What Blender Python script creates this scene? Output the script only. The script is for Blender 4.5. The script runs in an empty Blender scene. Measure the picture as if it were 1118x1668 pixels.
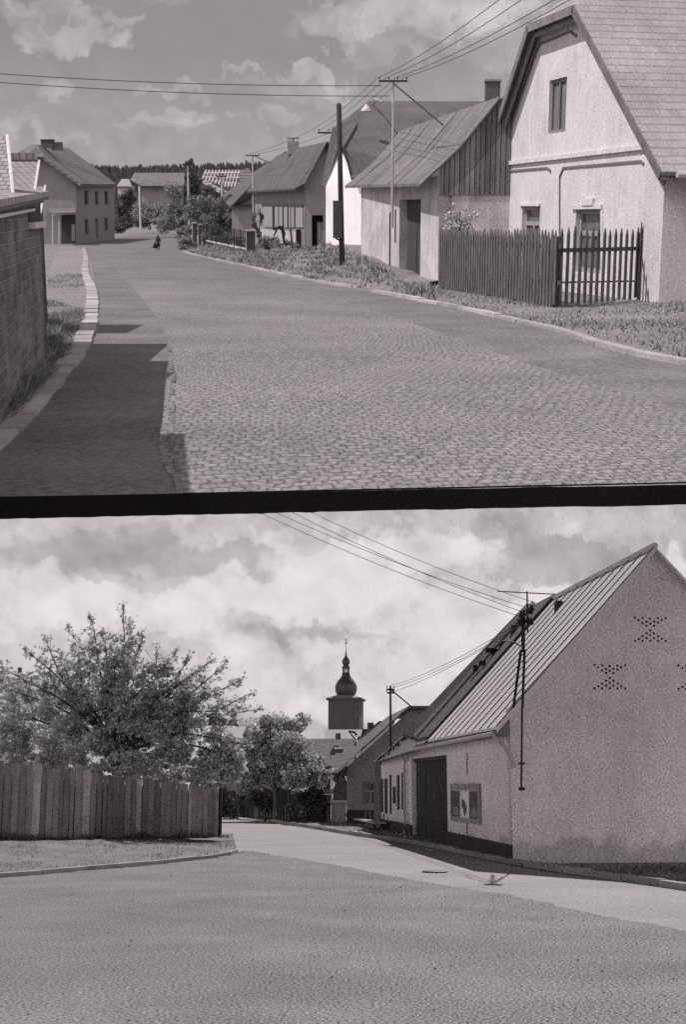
import bpy, bmesh, math, random
from mathutils import Vector as V, Matrix, noise as mnoise
R = random.Random(7)
S = bpy.context.scene
F, CX, CY = 2200.0, 559.0, 834.0
EYE = 1.6
PA = math.atan((1278 - 834) / F)              # camera pitch over the lower street
PB = PA + math.atan((834 - 340) / F)          # pitch of the raised upper street
CAMR = Matrix.Rotation(PA, 3, 'X')

colL = bpy.data.collections.new('lower_street'); S.collection.children.link(colL)
colU = bpy.data.collections.new('upper_street'); S.collection.children.link(colU)

class Fr:
    def __init__(s, M, eye, coll, zg):
        s.M, s.eye, s.coll, s.zg = M, V(eye), coll, zg
        s.Rf = M.to_3x3().inverted() @ CAMR
        s.Ri = s.Rf.transposed()
    def ray(s, px, py): return s.Rf @ V((px - CX, F, CY - py))
    def g(s, px, py, dz=0):                    # point on the ground
        r = s.ray(px, py); t0, t1 = 0.5 / r.y, 1500 / r.y
        f = lambda t: s.eye.z + r.z * t - s.zg(r.y * t)
        for _ in range(50):
            m = (t0 + t1) / 2
            if f(m) > 0: t0 = m
            else: t1 = m
        p = s.eye + r * t0; p.z += dz; return p
    def d(s, px, py, D):                       # point at depth D
        r = s.ray(px, py); return s.eye + r * (D / r.y)
    def v(s, px, py, A, n):                    # point on the vertical plane through A with normal n
        r = s.ray(px, py); return s.eye + r * ((A - s.eye).dot(n) / r.dot(n))
    def pz(s, p, py):                          # height over p that shows at image row py
        a = s.Ri @ (V((p.x, p.y, 0)) - s.eye); b = s.Ri @ V((0, 0, 1)); t = (CY - py) / F
        return (t * a.y - a.z) / (b.z - t * b.y)
    def ground(s, x, y, dz=0): return V((x, y, s.zg(y) + dz))
L = Fr(Matrix.Identity(4), (0, 0, EYE), colL, lambda y: 0.0)
U = Fr(Matrix.Translation((0, 0, EYE)) @ Matrix.Rotation(PB, 4, 'X'), (0, 0, 0), colU,
       lambda y: -1.35 - .0135 * y if y < 100 else -2.7 - .007 * (y - 100))
UP = V((0, 0, 1))

# ---------------------------------------------------------------- mesh collector
class MB:
    def __init__(s): s.v, s.f, s.uv = [], [], None
    def poly(s, pts):
        k = len(s.v); s.v += [V(p) for p in pts]; s.f.append(list(range(k, k + len(pts)))); return s
    def prism(s, pts, off):
        k = len(s.v); n = len(pts); off = V(off)
        s.v += [V(p) for p in pts] + [V(p) + off for p in pts]
        s.f.append(list(range(k, k + n))); s.f.append([k + n + i for i in reversed(range(n))])
        for i in range(n):
            j = (i + 1) % n; s.f.append([k + i, k + n + i, k + n + j, k + j])
        return s
    def pbox(s, p, a, b, c): return s.prism([p, p + a, p + a + b, p + b], c)
    def box(s, c, sx, sy, sz, d=V((1, 0, 0))):     # centre of the base, d = direction of sx
        d = V((d.x, d.y, 0)).normalized(); e = V((-d.y, d.x, 0)); c = V(c)
        return s.pbox(c - d * sx / 2 - e * sy / 2, d * sx, e * sy, UP * sz)
    def tube(s, pts, r, n=6, r2=None):
        pts = [V(p) for p in pts]; k0 = len(s.v); m = len(pts)
        for i, p in enumerate(pts):
            t = (pts[min(i + 1, m - 1)] - pts[max(i - 1, 0)]).normalized()
            a = t.cross(V((0, 0, 1)) if abs(t.z) < .9 else V((1, 0, 0))).normalized(); b = t.cross(a)
            rr = r if r2 is None else r + (r2 - r) * i / (m - 1)
            for j in range(n):
                q = 2 * math.pi * j / n; s.v.append(p + (a * math.cos(q) + b * math.sin(q)) * rr)
        for i in range(m - 1):
            for j in range(n):
                s.f.append([k0 + i * n + j, k0 + i * n + (j + 1) % n, k0 + (i + 1) * n + (j + 1) % n, k0 + (i + 1) * n + j])
        s.f.append([k0 + j for j in reversed(range(n))]); s.f.append([k0 + (m - 1) * n + j for j in range(n)])
        return s
    def lathe(s, c, prof, n=16, sq=0):
        k0 = len(s.v); c = V(c)
        for r, z in prof:
            for j in range(n):
                q = 2 * math.pi * (j + .5) / n; s.v.append(c + V((r * math.cos(q), r * math.sin(q), z)))
        for i in range(len(prof) - 1):
            for j in range(n):
                s.f.append([k0 + i * n + j, k0 + i * n + (j + 1) % n, k0 + (i + 1) * n + (j + 1) % n, k0 + (i + 1) * n + j])
        s.f.append([k0 + j for j in reversed(range(n))]); s.f.append([k0 + (len(prof) - 1) * n + j for j in range(n)])
        return s
    def leaf(s, c, size, r=R):
        a = V((r.gauss(0, 1), r.gauss(0, 1), r.gauss(0, 1))).normalized()
        b = a.cross(V((r.gauss(0, 1), r.gauss(0, 1), r.gauss(0, 1)))).normalized()
        k = len(s.v); l = size * r.uniform(.7, 1.3); w = l * .55
        s.v += [c - a * l / 2, c + b * w / 2, c + a * l / 2, c - b * w / 2]; s.f.append([k, k + 1, k + 2, k + 3])

def clip(poly, a, b):                              # keep the left side of a->b (2-D)
    out = []
    sd = lambda p: (b[0] - a[0]) * (p[1] - a[1]) - (b[1] - a[1]) * (p[0] - a[0])
    for i, p in enumerate(poly):
        q = poly[(i + 1) % len(poly)]; sp, sq = sd(p), sd(q)
        if sp >= 0: out.append(p)
        if (sp > 0 > sq) or (sp < 0 < sq):
            t = sp / (sp - sq); out.append((p[0] + (q[0] - p[0]) * t, p[1] + (q[1] - p[1]) * t))
    return out
class Wall:                                        # a vertical wall plane with openings
    def __init__(s, fr, A, B, inward):
        s.fr, s.A = fr, V(A); s.d = V((B.x - A.x, B.y - A.y, 0)).normalized()
        n = V((-s.d.y, s.d.x, 0)); s.n = n if n.dot(V(inward)) > 0 else -n
        s.len = V((B.x - A.x, B.y - A.y, 0)).length
    def sz(s, px, py):
        p = s.fr.v(px, py, s.A, s.n); return ((p - s.A).dot(s.d), p.z)
    def P(s, a, z, out=0): q = s.A + s.d * a - s.n * out; return V((q.x, q.y, z))
    def rect(s, x0, y0, x1, y1):
        a, z1 = s.sz(x0, y0); b, z0 = s.sz(x1, y1); return (min(a, b), min(z0, z1), max(a, b), max(z0, z1))
    def build(s, mb, outline, holes=(), th=.3, out=0):
        ar = sum(outline[i][0] * outline[(i + 1) % len(outline)][1] - outline[(i + 1) % len(outline)][0] * outline[i][1] for i in range(len(outline)))
        if ar < 0: outline = outline[::-1]
        xs = sorted({min(p[0] for p in outline), max(p[0] for p in outline)} | {h[0] for h in holes} | {h[2] for h in holes})
        zs = sorted({min(p[1] for p in outline), max(p[1] for p in outline)} | {h[1] for h in holes} | {h[3] for h in holes})
        for i in range(len(xs) - 1):
            for j in range(len(zs) - 1):
                cx, cz = (xs[i] + xs[i + 1]) / 2, (zs[j] + zs[j + 1]) / 2
                if any(h[0] < cx < h[2] and h[1] < cz < h[3] for h in holes): continue
                c = [(xs[i], zs[j]), (xs[i + 1], zs[j]), (xs[i + 1], zs[j + 1]), (xs[i], zs[j + 1])]
                for k in range(len(outline)):
                    c = clip(c, outline[k], outline[(k + 1) % len(outline)])
                    if len(c) < 3: break
                if len(c) >= 3: mb.prism([s.P(a, z, out) for a, z in c], s.n * th)
        return mb
    def strip(s, mb, pts, w, out):                 # raised line along pts (s, z)
        for (a0, z0), (a1, z1) in zip(pts, pts[1:]):
            t = V((a1 - a0, z1 - z0)); t.normalize(); n = V((-t.y, t.x)) * w / 2
            q = [(a0 - n.x, z0 - n.y), (a1 - n.x, z1 - n.y), (a1 + n.x, z1 + n.y), (a0 + n.x, z0 + n.y)]
            mb.prism([s.P(a, z, out) for a, z in q], s.n * (out + .01))
        return mb

def finish(name, mb, mat, normals=True, smooth=False):
    me = bpy.data.meshes.new(name); me.from_pydata([tuple(p) for p in mb.v], [], mb.f)
    if normals:
        bm = bmesh.new(); bm.from_mesh(me); bmesh.ops.recalc_face_normals(bm, faces=bm.faces); bm.to_mesh(me); bm.free()
    if mb.uv or len(me.polygons) < 9000:
        uv = me.uv_layers.new(name='UVMap'); vs = me.vertices
        for p in me.polygons:
            n = p.normal
            if abs(n.z) > .97: u, w = V((1, 0, 0)), V((0, 1, 0))
            else: u = UP.cross(n).normalized(); w = n.cross(u)
            for li in p.loop_indices:
                vi = me.loops[li].vertex_index
                uv.data[li].uv = mb.uv[vi] if mb.uv else (vs[vi].co.dot(u), vs[vi].co.dot(w))
    if smooth: me.polygons.foreach_set('use_smooth', [True] * len(me.polygons))
    me.materials.append(mat); return bpy.data.objects.new(name, me)
def thing(fr, name, label, cat, base, group=None):
    o = bpy.data.objects.new(name, None); fr.coll.objects.link(o); o.empty_display_size = .3
    base = V(base); o.matrix_world = fr.M @ Matrix.Translation(base)
    o['label'] = label; o['category'] = cat; o['_b'] = list(base); o['_f'] = 'U' if fr is U else 'L'
    if group: o['group'] = group
    return o
def part(root, name, mb, mat, label=None, **k):
    top = root
    while top.parent: top = top.parent
    b = V(top['_b']); mb.v = [V(p) - b for p in mb.v]
    o = finish(name, mb, mat, **k); (U if top['_f'] == 'U' else L).coll.objects.link(o); o.parent = root
    if label: o['label'] = label
    return o
def solo(fr, name, mb, mat, label=None, cat=None, group=None, kind=None, **k):
    xs = [p.x for p in mb.v]; ys = [p.y for p in mb.v]; zs = [p.z for p in mb.v]
    b = V(((min(xs) + max(xs)) / 2, (min(ys) + max(ys)) / 2, min(zs)))
    mb.v = [p - b for p in mb.v]; o = finish(name, mb, mat, **k); fr.coll.objects.link(o)
    o.matrix_world = fr.M @ Matrix.Translation(b)
    if label: o['label'] = label
    if cat: o['category'] = cat
    if group: o['group'] = group
    if kind: o['kind'] = kind
    return o

# ---------------------------------------------------------------- materials
TINT = (1.0, .93, .965)
def gray(v): return (v, v * TINT[1], v * TINT[2], 1)
def mat(name, v, rough=.9, var=.25, vs=1.2, speck=.25, ss=45, bump=.3, pat=None, metal=0, trans=0, island=0, spec=.3, streak=0, wob=0, damp=None, patch=0, tracks=0):
    m = bpy.data.materials.new(name); m.use_nodes = True; nt = m.node_tree; N, K = nt.nodes, nt.links
    B = N['Principled BSDF']; B.inputs['Roughness'].default_value = rough; B.inputs['Metallic'].default_value = metal
    B.inputs['Specular IOR Level'].default_value = spec
    tc = N.new('ShaderNodeTexCoord')
    def mth(op, a, b=None, c=None):
        n = N.new('ShaderNodeMath'); n.operation = op
        for i, x in enumerate((a, b, c)):
            if x is None: continue
            if isinstance(x, (int, float)): n.inputs[i].default_value = x
            else: K.new(x, n.inputs[i])
        return n.outputs[0]
    def noi(sc, det=4, src=None, rg=.6):
        n = N.new('ShaderNodeTexNoise'); n.inputs['Scale'].default_value = sc; n.inputs['Detail'].default_value = det
        n.inputs['Roughness'].default_value = rg; K.new(src or tc.outputs['Object'], n.inputs['Vector']); return n.outputs['Fac']
    big, fine = noi(vs), noi(ss, 3, None, .8)
    f = mth('ADD', mth('MULTIPLY', mth('SUBTRACT', big, .5), var * 4), 1.0)
    f = mth('ADD', f, mth('MULTIPLY', mth('SUBTRACT', fine, .5), speck * 4))
    h = mth('ADD', fine, mth('MULTIPLY', big, .5))
    if streak:
        mp = N.new('ShaderNodeMapping'); mp.inputs['Scale'].default_value = (3, 3, .35); K.new(tc.outputs['Object'], mp.inputs['Vector'])
        f = mth('ADD', f, mth('MULTIPLY', mth('SUBTRACT', noi(2.2, 5, mp.outputs[0]), .5), streak * 4))
    if patch:                                  # repaired and bleached areas with an edge of their own
        for sc_, th_, sg in ((.8, .56, -1), (1.7, .60, 1)):
            e_ = mth('MULTIPLY', mth('SUBTRACT', noi(sc_, 6, None, .65), th_), 14, None); cl_n = e_.node; cl_n.use_clamp = True
            f = mth('ADD', f, mth('MULTIPLY', e_, sg * patch))
    if damp:                                   # rising damp and splashed dirt, a ragged band of real height
        sz_ = N.new('ShaderNodeSeparateXYZ'); K.new(tc.outputs['Object'], sz_.inputs[0])
        e_ = mth('DIVIDE', mth('SUBTRACT', mth('ADD', damp[0], mth('MULTIPLY', mth('SUBTRACT', noi(1.6, 6, None, .65), .5), damp[0] * 2.6)), sz_.outputs[2]), damp[0] * .5); e_.node.use_clamp = True
        f = mth('MULTIPLY', f, mth('SUBTRACT', 1, mth('MULTIPLY', e_, damp[1])))
    if tracks:
        wv = N.new('ShaderNodeTexWave'); wv.inputs['Scale'].default_value = .22; wv.inputs['Distortion'].default_value = 5; wv.inputs['Detail'].default_value = 4; wv.inputs['Detail Scale'].default_value = .35
        mp2 = N.new('ShaderNodeMapping'); mp2.inputs['Rotation'].default_value = (0, 0, 1.15); K.new(tc.outputs['Object'], mp2.inputs[0]); K.new(mp2.outputs[0], wv.inputs['Vector'])
        f = mth('ADD', f, mth('MULTIPLY', mth('SUBTRACT', wv.outputs['Fac'], .5), tracks))
    if pat:
        kind, bw, bh, mo, dep, bv = pat      # kind, brick width, row height, mortar, mortar darkness factor, brick variation
        uvv = tc.outputs['UV']
        if wob:
            nn = N.new('ShaderNodeTexNoise'); nn.inputs['Scale'].default_value = 1.8; nn.inputs['Detail'].default_value = 6; nn.inputs['Roughness'].default_value = .68; K.new(uvv, nn.inputs['Vector'])
            vm = N.new('ShaderNodeVectorMath'); vm.operation = 'MULTIPLY_ADD'; K.new(nn.outputs['Color'], vm.inputs[0]); vm.inputs[1].default_value = (wob, wob, 0); K.new(uvv, vm.inputs[2]); uvv = vm.outputs[0]
        mp = N.new('ShaderNodeMapping'); K.new(uvv, mp.inputs['Vector'])
        if kind == 'plank': mp.inputs['Rotation'].default_value = (0, 0, math.pi / 2)
        bt = N.new('ShaderNodeTexBrick'); K.new(mp.outputs[0], bt.inputs['Vector']); bt.inputs['Scale'].default_value = 1
        bt.inputs['Brick Width'].default_value = bw; bt.inputs['Row Height'].default_value = bh; bt.inputs['Mortar Size'].default_value = mo
        bt.inputs['Mortar Smooth'].default_value = .35; bt.inputs['Bias'].default_value = 0
        bt.inputs['Color1'].default_value = (1 - bv,) * 3 + (1,); bt.inputs['Color2'].default_value = (1 + bv,) * 3 + (1,); bt.inputs['Mortar'].default_value = (dep,) * 3 + (1,)
        f = mth('MULTIPLY', f, bt.outputs['Color']); h = mth('SUBTRACT', mth('MULTIPLY', h, .4), mth('MULTIPLY', bt.outputs['Fac'], 1.6))
        if kind == 'tile':                    # each row leans out over the one below it; lap shade put into colour
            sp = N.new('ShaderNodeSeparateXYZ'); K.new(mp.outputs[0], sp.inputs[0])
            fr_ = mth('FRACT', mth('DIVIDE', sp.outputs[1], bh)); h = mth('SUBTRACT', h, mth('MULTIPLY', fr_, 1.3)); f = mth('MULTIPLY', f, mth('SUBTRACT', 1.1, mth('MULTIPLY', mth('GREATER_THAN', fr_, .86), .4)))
    if island:
        gi = N.new('ShaderNodeNewGeometry'); f = mth('MULTIPLY', f, mth('ADD', 1 - island, mth('MULTIPLY', gi.outputs['Random Per Island'], 2 * island)))
    f = mth('MAXIMUM', f, .12)
    mx = N.new('ShaderNodeVectorMath'); mx.operation = 'SCALE'; mx.inputs[0].default_value = (v, v, v) if trans else gray(v)[:3]; K.new(f, mx.inputs['Scale'])
    K.new(mx.outputs[0], B.inputs['Base Color'])
    if bump:
        b = N.new('ShaderNodeBump'); b.inputs['Strength'].default_value = bump; b.inputs['Distance'].default_value = .02; K.new(h, b.inputs['Height']); K.new(b.outputs[0], B.inputs['Normal'])
    if trans:
        tr = N.new('ShaderNodeBsdfTranslucent'); K.new(mx.outputs[0], tr.inputs['Color']); ms = N.new('ShaderNodeMixShader'); ms.inputs[0].default_value = trans
        K.new(B.outputs[0], ms.inputs[1]); K.new(tr.outputs[0], ms.inputs[2]); K.new(ms.outputs[0], N['Material Output'].inputs['Surface'])
    return m
M = {}
M['soil'] = mat('dark_soil', .012, rough=1, spec=0, bump=.6)
M['dirt'] = mat('packed_dirt', .225, var=.30, vs=.5, speck=2.2, ss=36, bump=1, tracks=.05, patch=.07)
M['dirt_u'] = mat('verge_dirt', .12, var=.3, vs=.5, speck=.45, ss=12, bump=.6)
M['cobble'] = mat('cobbles', .215, var=.2, vs=.5, speck=.8, ss=22, bump=.6, pat=('cob', .09, .105, .009, .58, .07), wob=.20, rough=.75)
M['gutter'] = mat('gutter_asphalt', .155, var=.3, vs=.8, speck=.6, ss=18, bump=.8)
M['asphalt'] = mat('pale_asphalt', .33, var=.16, vs=.5, speck=.55, ss=20, bump=.6)
M['kerb'] = mat('kerb_stone', .36, var=.3, vs=2, speck=.2, ss=30, bump=.3, island=.15)
M['kerbd'] = mat('worn_kerb_stone', .34, var=.25, vs=2, speck=.3, ss=30, bump=.4, island=.2)
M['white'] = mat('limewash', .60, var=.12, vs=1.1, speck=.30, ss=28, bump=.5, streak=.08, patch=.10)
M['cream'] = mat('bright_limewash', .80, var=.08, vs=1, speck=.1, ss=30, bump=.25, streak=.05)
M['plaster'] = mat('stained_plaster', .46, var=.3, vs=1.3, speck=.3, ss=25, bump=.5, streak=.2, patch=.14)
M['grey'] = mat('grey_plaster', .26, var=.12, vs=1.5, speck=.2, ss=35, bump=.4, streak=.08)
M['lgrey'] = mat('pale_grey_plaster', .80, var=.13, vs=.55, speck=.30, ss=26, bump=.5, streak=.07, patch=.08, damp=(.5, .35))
M['dgrey'] = mat('dark_plinth', .05, var=.2, vs=2, speck=.3, ss=30)
M['brick'] = mat('old_brick', .17, var=.5, vs=1.6, speck=.7, ss=22, bump=1, pat=('brick', .27, .085, .011, 1.5, .3), wob=.035)
M['rbrick'] = mat('chimney_brick', .10, var=.2, vs=2, speck=.3, ss=30, bump=.8, pat=('brick', .25, .08, .012, 1.3, .2))
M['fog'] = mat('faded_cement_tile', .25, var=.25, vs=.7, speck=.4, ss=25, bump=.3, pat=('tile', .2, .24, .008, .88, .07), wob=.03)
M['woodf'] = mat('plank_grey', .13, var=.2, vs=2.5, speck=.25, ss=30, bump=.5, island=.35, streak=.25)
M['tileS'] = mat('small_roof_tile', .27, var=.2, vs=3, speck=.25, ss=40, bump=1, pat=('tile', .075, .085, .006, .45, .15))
M['fencew'] = mat('light_plank', .66, var=.2, vs=2.5, speck=.3, ss=25, bump=.5, streak=.3)
M['fencew2'] = mat('mid_plank', .40, var=.2, vs=2.5, speck=.3, ss=25, bump=.5, streak=.3)
M['fencew3'] = mat('dark_plank', .28, var=.2, vs=2.5, speck=.3, ss=25, bump=.5, streak=.3)
M['palesheet'] = mat('pale_sheet', .34, rough=.8, var=.1, vs=.3, speck=.1, ss=4, bump=0)
M['gatew'] = mat('dark_gate_boards', .045, var=.3, vs=2, speck=.3, ss=25, bump=.6, pat=('plank', 7, .18, .012, .4, .2), streak=.3)
M['pane'] = mat('grey_reflection_glass', .13, rough=.2, bump=0, var=.5, vs=3, speck=.2, ss=12, spec=.5)  # mid-grey reflection put into the pane colour
M['hole'] = mat('shadowed_hole', .05, bump=0)
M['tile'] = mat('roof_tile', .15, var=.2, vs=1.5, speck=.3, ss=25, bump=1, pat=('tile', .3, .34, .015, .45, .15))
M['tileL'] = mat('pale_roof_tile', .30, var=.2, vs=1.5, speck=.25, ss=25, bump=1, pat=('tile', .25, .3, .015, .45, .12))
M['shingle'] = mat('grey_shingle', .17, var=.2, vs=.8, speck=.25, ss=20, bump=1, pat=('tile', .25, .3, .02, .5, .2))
M['darkroof'] = mat('tarred_roof', .10, var=.25, vs=1, speck=.3, ss=18, bump=.6, streak=.15)
M['boardroof'] = mat('weathered_board_roof', .17, var=.2, vs=1.2, speck=.3, ss=18, bump=.8, pat=('plank', 5, .16, .012, .55, .15), streak=.1)
M['board'] = mat('weathered_boards', .22, var=.15, vs=2, speck=.2, ss=30, bump=.6, pat=('plank', 7, .17, .014, .25, .15), streak=.15)
M['wood'] = mat('weathered_wood', .17, var=.2, vs=2.5, speck=.25, ss=30, bump=.5, island=.25, streak=.25)
M['dwood'] = mat('dark_wood', .06, var=.2, vs=2.5, speck=.3, ss=30, bump=.5, island=.2, streak=.2)
M['pwood'] = mat('pale_wood', .45, var=.15, vs=2.5, speck=.2, ss=30, bump=.4, island=.15)
M['picket'] = mat('picket_wood', .10, var=.35, vs=3, speck=.3, ss=30, bump=.5, island=.3)
M['sheet'] = mat('zinc_sheet', .80, rough=.55, var=.06, vs=.7, speck=.06, ss=20, bump=.1, metal=0, spec=.8, streak=.06)
M['seam'] = mat('shaded_zinc_seam', .10, rough=.5, bump=0, var=.1)  # shaded side of the ribs put into the seam colour
M['iron'] = mat('dark_iron', .03, rough=.6, bump=.1, var=.1)
M['zinc'] = mat('galvanised_pipe', .45, rough=.5, bump=.1, var=.1, spec=.6)
M['glass'] = mat('window_glass', .03, rough=.15, bump=0, var=.1, speck=0, spec=.6)
M['black'] = mat('dark_interior', .015, rough=1, bump=0, spec=0)
M['porc'] = mat('porcelain', .35, rough=.3, bump=0)
M['paint'] = mat('painted_frame', .30, rough=.6, var=.1, speck=.1, bump=.1)
M['line'] = mat('groove_shade_line', .16, rough=.9, var=.1, bump=.1)  # shade of incised grooves put into the colour
M['soffit'] = mat('soffit_boards', .12, rough=.9, var=.15, pat=('plank', 6, .14, .01, .5, .15))
M['leafL'] = mat('apple_leaves', .62, rough=.5, var=.15, speck=.1, bump=0, trans=.48, island=.45, spec=.5)
M['leafM'] = mat('mid_leaves', .52, rough=.6, var=.2, speck=.1, bump=0, trans=.3, island=.6, spec=.4)
M['leafD'] = mat('dark_leaves', .12, rough=.7, var=.2, speck=.1, bump=0, trans=.2, island=.6)
M['leafU'] = mat('garden_leaves', .24, rough=.6, var=.25, speck=.1, bump=0, trans=.25, island=.6, spec=.4)
M['grass'] = mat('weedy_grass', .21, rough=.7, var=.3, vs=.6, speck=.1, bump=0, trans=.25, island=.6)
M['grassL'] = mat('dry_grass', .28, rough=.7, var=.3, vs=.6, speck=.1, bump=0, trans=.25, island=.6)
M['turf'] = mat('turf_soil', .19, var=.35, vs=.7, speck=.5, ss=18, bump=1)
M['turfL'] = mat('yard_turf', .21, var=.35, vs=.7, speck=.5, ss=18, bump=1)
M['forest'] = mat('forest_green', .045, rough=.9, var=.25, vs=.05, speck=.3, ss=1.5, bump=0, island=.4)
M['bark'] = mat('bark', .07, var=.25, vs=5, speck=.4, ss=30, bump=1)
M['tower'] = mat('tower_stone', .12, var=.15, vs=.3, speck=.2, ss=3, bump=.3)
M['copper'] = mat('dome_sheet', .07, rough=.5, var=.1, vs=.5, speck=.1, ss=4, bump=.1, spec=.6)
M['cloth'] = mat('dark_cloth', .02, bump=0); M['skin'] = mat('skin', .35, bump=0, var=.05, speck=.05)
M['clothl'] = mat('pale_cloth', .4, bump=0)
M['paper'] = mat('poster_paper', .85, bump=0, var=.1, vs=6, speck=.1); M['print'] = mat('poster_print', .12, bump=0, var=.5, vs=14, speck=.3)

# ---------------------------------------------------------------- generic builders
def solid(pts, th):                                # a slab under the polygon pts
    n = (V(pts[1]) - V(pts[0])).cross(V(pts[2]) - V(pts[0])).normalized()
    if n.z < 0: n = -n
    return MB().prism(pts, -n * th)
def window(w, root, r, pane_mat='glass', frame_mat='paint', bars=1, rows=(.62,), depth=.12, fw=.05, shutter=False):
    a0, z0, a1, z1 = r; f = MB()
    def bar(x0, y0, x1, y1, o=-depth + .03, t=.05): f.prism([w.P(x0, y0, o), w.P(x1, y0, o), w.P(x1, y1, o), w.P(x0, y1, o)], w.n * t)
    bar(a0, z0, a0 + fw, z1); bar(a1 - fw, z0, a1, z1); bar(a0 + fw, z1 - fw, a1 - fw, z1); bar(a0 + fw, z0, a1 - fw, z0 + fw)
    for k in range(bars):
        x = a0 + (a1 - a0) * (k + 1) / (bars + 1); bar(x - fw / 2, z0 + fw, x + fw / 2, z0 + (z1 - z0) * (rows[0] if rows else 1) - fw / 2, -depth + .035)
    for q in rows:
        z = z0 + (z1 - z0) * q; bar(a0 + fw, z - fw / 2, a1 - fw, z + fw / 2, -depth + .035)
    wo = part(root, 'window', f, M[frame_mat])
    p = MB().prism([w.P(a0, z0, -depth - .01), w.P(a1, z0, -depth - .01), w.P(a1, z1, -depth - .01), w.P(a0, z1, -depth - .01)], w.n * .02)
    part(wo, 'shutter' if shutter else 'pane', p, M[pane_mat]); return wo
def wire(fr, name, a, b, sag, r=.011, label='', group=None, n=14):
    pts = [V(a).lerp(V(b), i / n) - UP * sag * 4 * (i / n) * (1 - i / n) for i in range(n + 1)]
    return solo(fr, name, MB().tube(pts, r, 4), M['iron'], label, 'wire', group)
def blob_leaves(mb, c, r, n, size, rnd, shell=.55):
    for _ in range(n):
        q = V((rnd.gauss(0, 1), rnd.gauss(0, 1), rnd.gauss(0, 1))).normalized() * (shell + (1 - shell) * rnd.random() ** .7 if rnd.random() < .8 else rnd.random())
        mb.leaf(V((c[0] + q.x * r[0], c[1] + q.y * r[1], c[2] + q.z * r[2])), size, rnd)
def tree(fr, name, label, base, blobs, leaf, size, trunk_r, cat='tree', group=None, cm='leafM', limbs=True, seed=1, sub=7, dens=1.6):
    """blobs: (centre, radii, leaf count); each is broken into uneven sub-clumps on a twig"""
    rnd = random.Random(seed); t = thing(fr, name, label, cat, base, group); base = V(base)
    tr = MB(); cr = MB()
    zc = min(b[0][2] for b in blobs); top = max(b[0][2] for b in blobs)
    ctr = sum((V(b[0]) for b in blobs), V()) / len(blobs)
    fork = V((base.x * .7 + ctr.x * .3, base.y * .7 + ctr.y * .3, base.z + (ctr.z - base.z) * .35))
    tr.tube([base - UP * .05, (base + fork) / 2 + V((trunk_r * .6, 0, 0)), fork], trunk_r, 8, trunk_r * .75)
    for c, r, n in blobs:
        c = V(c); mid = fork.lerp(c, .5) + V((rnd.uniform(-.1, .1), rnd.uniform(-.1, .1), .1)) * r[0]
        if limbs: tr.tube([fork, mid, c], trunk_r * .5, 5, trunk_r * .12)
        for _ in range(sub):
            q = V((rnd.gauss(0, 1), rnd.gauss(0, 1), rnd.gauss(0, 1))).normalized() * rnd.uniform(.35, 1)
            cc = V((c.x + q.x * r[0], c.y + q.y * r[1], c.z + q.z * r[2])); k = rnd.uniform(.34, .66)
            if limbs: tr.tube([c, (c + cc) / 2 + V((0, 0, .04)), cc + (cc - c) * .25], trunk_r * .14, 4, trunk_r * .04)
            blob_leaves(cr, cc, (r[0] * k, r[1] * k, r[2] * k), int(n * dens / sub), size, rnd, .15)
    part(t, 'stem' if cat == 'shrub' else 'trunk', tr, M['bark'], smooth=True); part(t, 'foliage' if cat == 'shrub' else 'crown', cr, M[cm], normals=False)
    return t
def inpoly(x, y, P):
    c = False
    for i in range(len(P)):
        a, b = P[i], P[i - 1]
        if (a[1] > y) != (b[1] > y) and x < (b[0] - a[0]) * (y - a[1]) / (b[1] - a[1]) + a[0]: c = not c
    return c
def grass(fr, name, poly, n, h, w, m, zf=None, seed=3, near=None):
    """blades over a ground polygon, denser where it is near"""
    rnd = random.Random(seed); mb = MB(); P = [(p.x, p.y) for p in poly]
    x0, x1 = min(p[0] for p in P), max(p[0] for p in P); y0, y1 = min(p[1] for p in P), max(p[1] for p in P); k = 0; tries = 0
    while k < n and tries < n * 40:
        tries += 1; y = y0 * (y1 / y0) ** rnd.random(); x = rnd.uniform(x0, x1)
        if not inpoly(x, y, P): continue
        cl = mnoise.noise(V((x * .9, y * .5, seed)))
        if cl < rnd.uniform(-.7, .25): continue
        z = zf(x, y) if zf else fr.zg(y); s = (.6 + 1.1 * max(0, cl + .3)) * rnd.uniform(.5, 1.4); hh = h * s; ww = w * (1 + .04 * y) * rnd.uniform(.6, 1.3)
        a = rnd.uniform(0, 6.28); dx, dy = math.cos(a) * ww, math.sin(a) * ww; lx, ly = rnd.gauss(0, .5) * hh, rnd.gauss(0, .5) * hh; q = len(mb.v)
        mb.v += [V((x - dx, y - dy, z)), V((x + dx, y + dy, z)), V((x + lx, y + ly, z + hh))]; mb.f.append([q, q + 1, q + 2]); k += 1
    return solo(fr, name, mb, M[m], kind='stuff', normals=False)
def kerb(fr, name, pts, w, h, stone, m, seed=1, side=1, gap=.012):
    rnd = random.Random(seed); mb = MB(); P = [V(p) for p in pts]; cum = [0]
    for a, b in zip(P, P[1:]): cum.append(cum[-1] + (b - a).length)
    def at(s):
        for i in range(len(P) - 1):
            if s <= cum[i + 1] or i == len(P) - 2: return P[i].lerp(P[i + 1], (s - cum[i]) / (cum[i + 1] - cum[i]))
    s = 0
    while s < cum[-1] - .05:
        e = min(s + stone * rnd.uniform(.85, 1.15), cum[-1]); a, b = at(s), at(e - gap); t = b - a; t.z = 0
        if t.length < .05: break
        t.normalize(); n = V((-t.y, t.x, 0)) * side; j = n * rnd.uniform(-.012, .012); dz = rnd.uniform(-.012, .012)
        mb.prism([a + j - UP * .05, b + j - UP * .05, b + n * w + j - UP * .05, a + n * w + j - UP * .05], UP * (h + .05 + dz)); s = e
    return solo(fr, name, mb, M[m], kind='structure')
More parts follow.
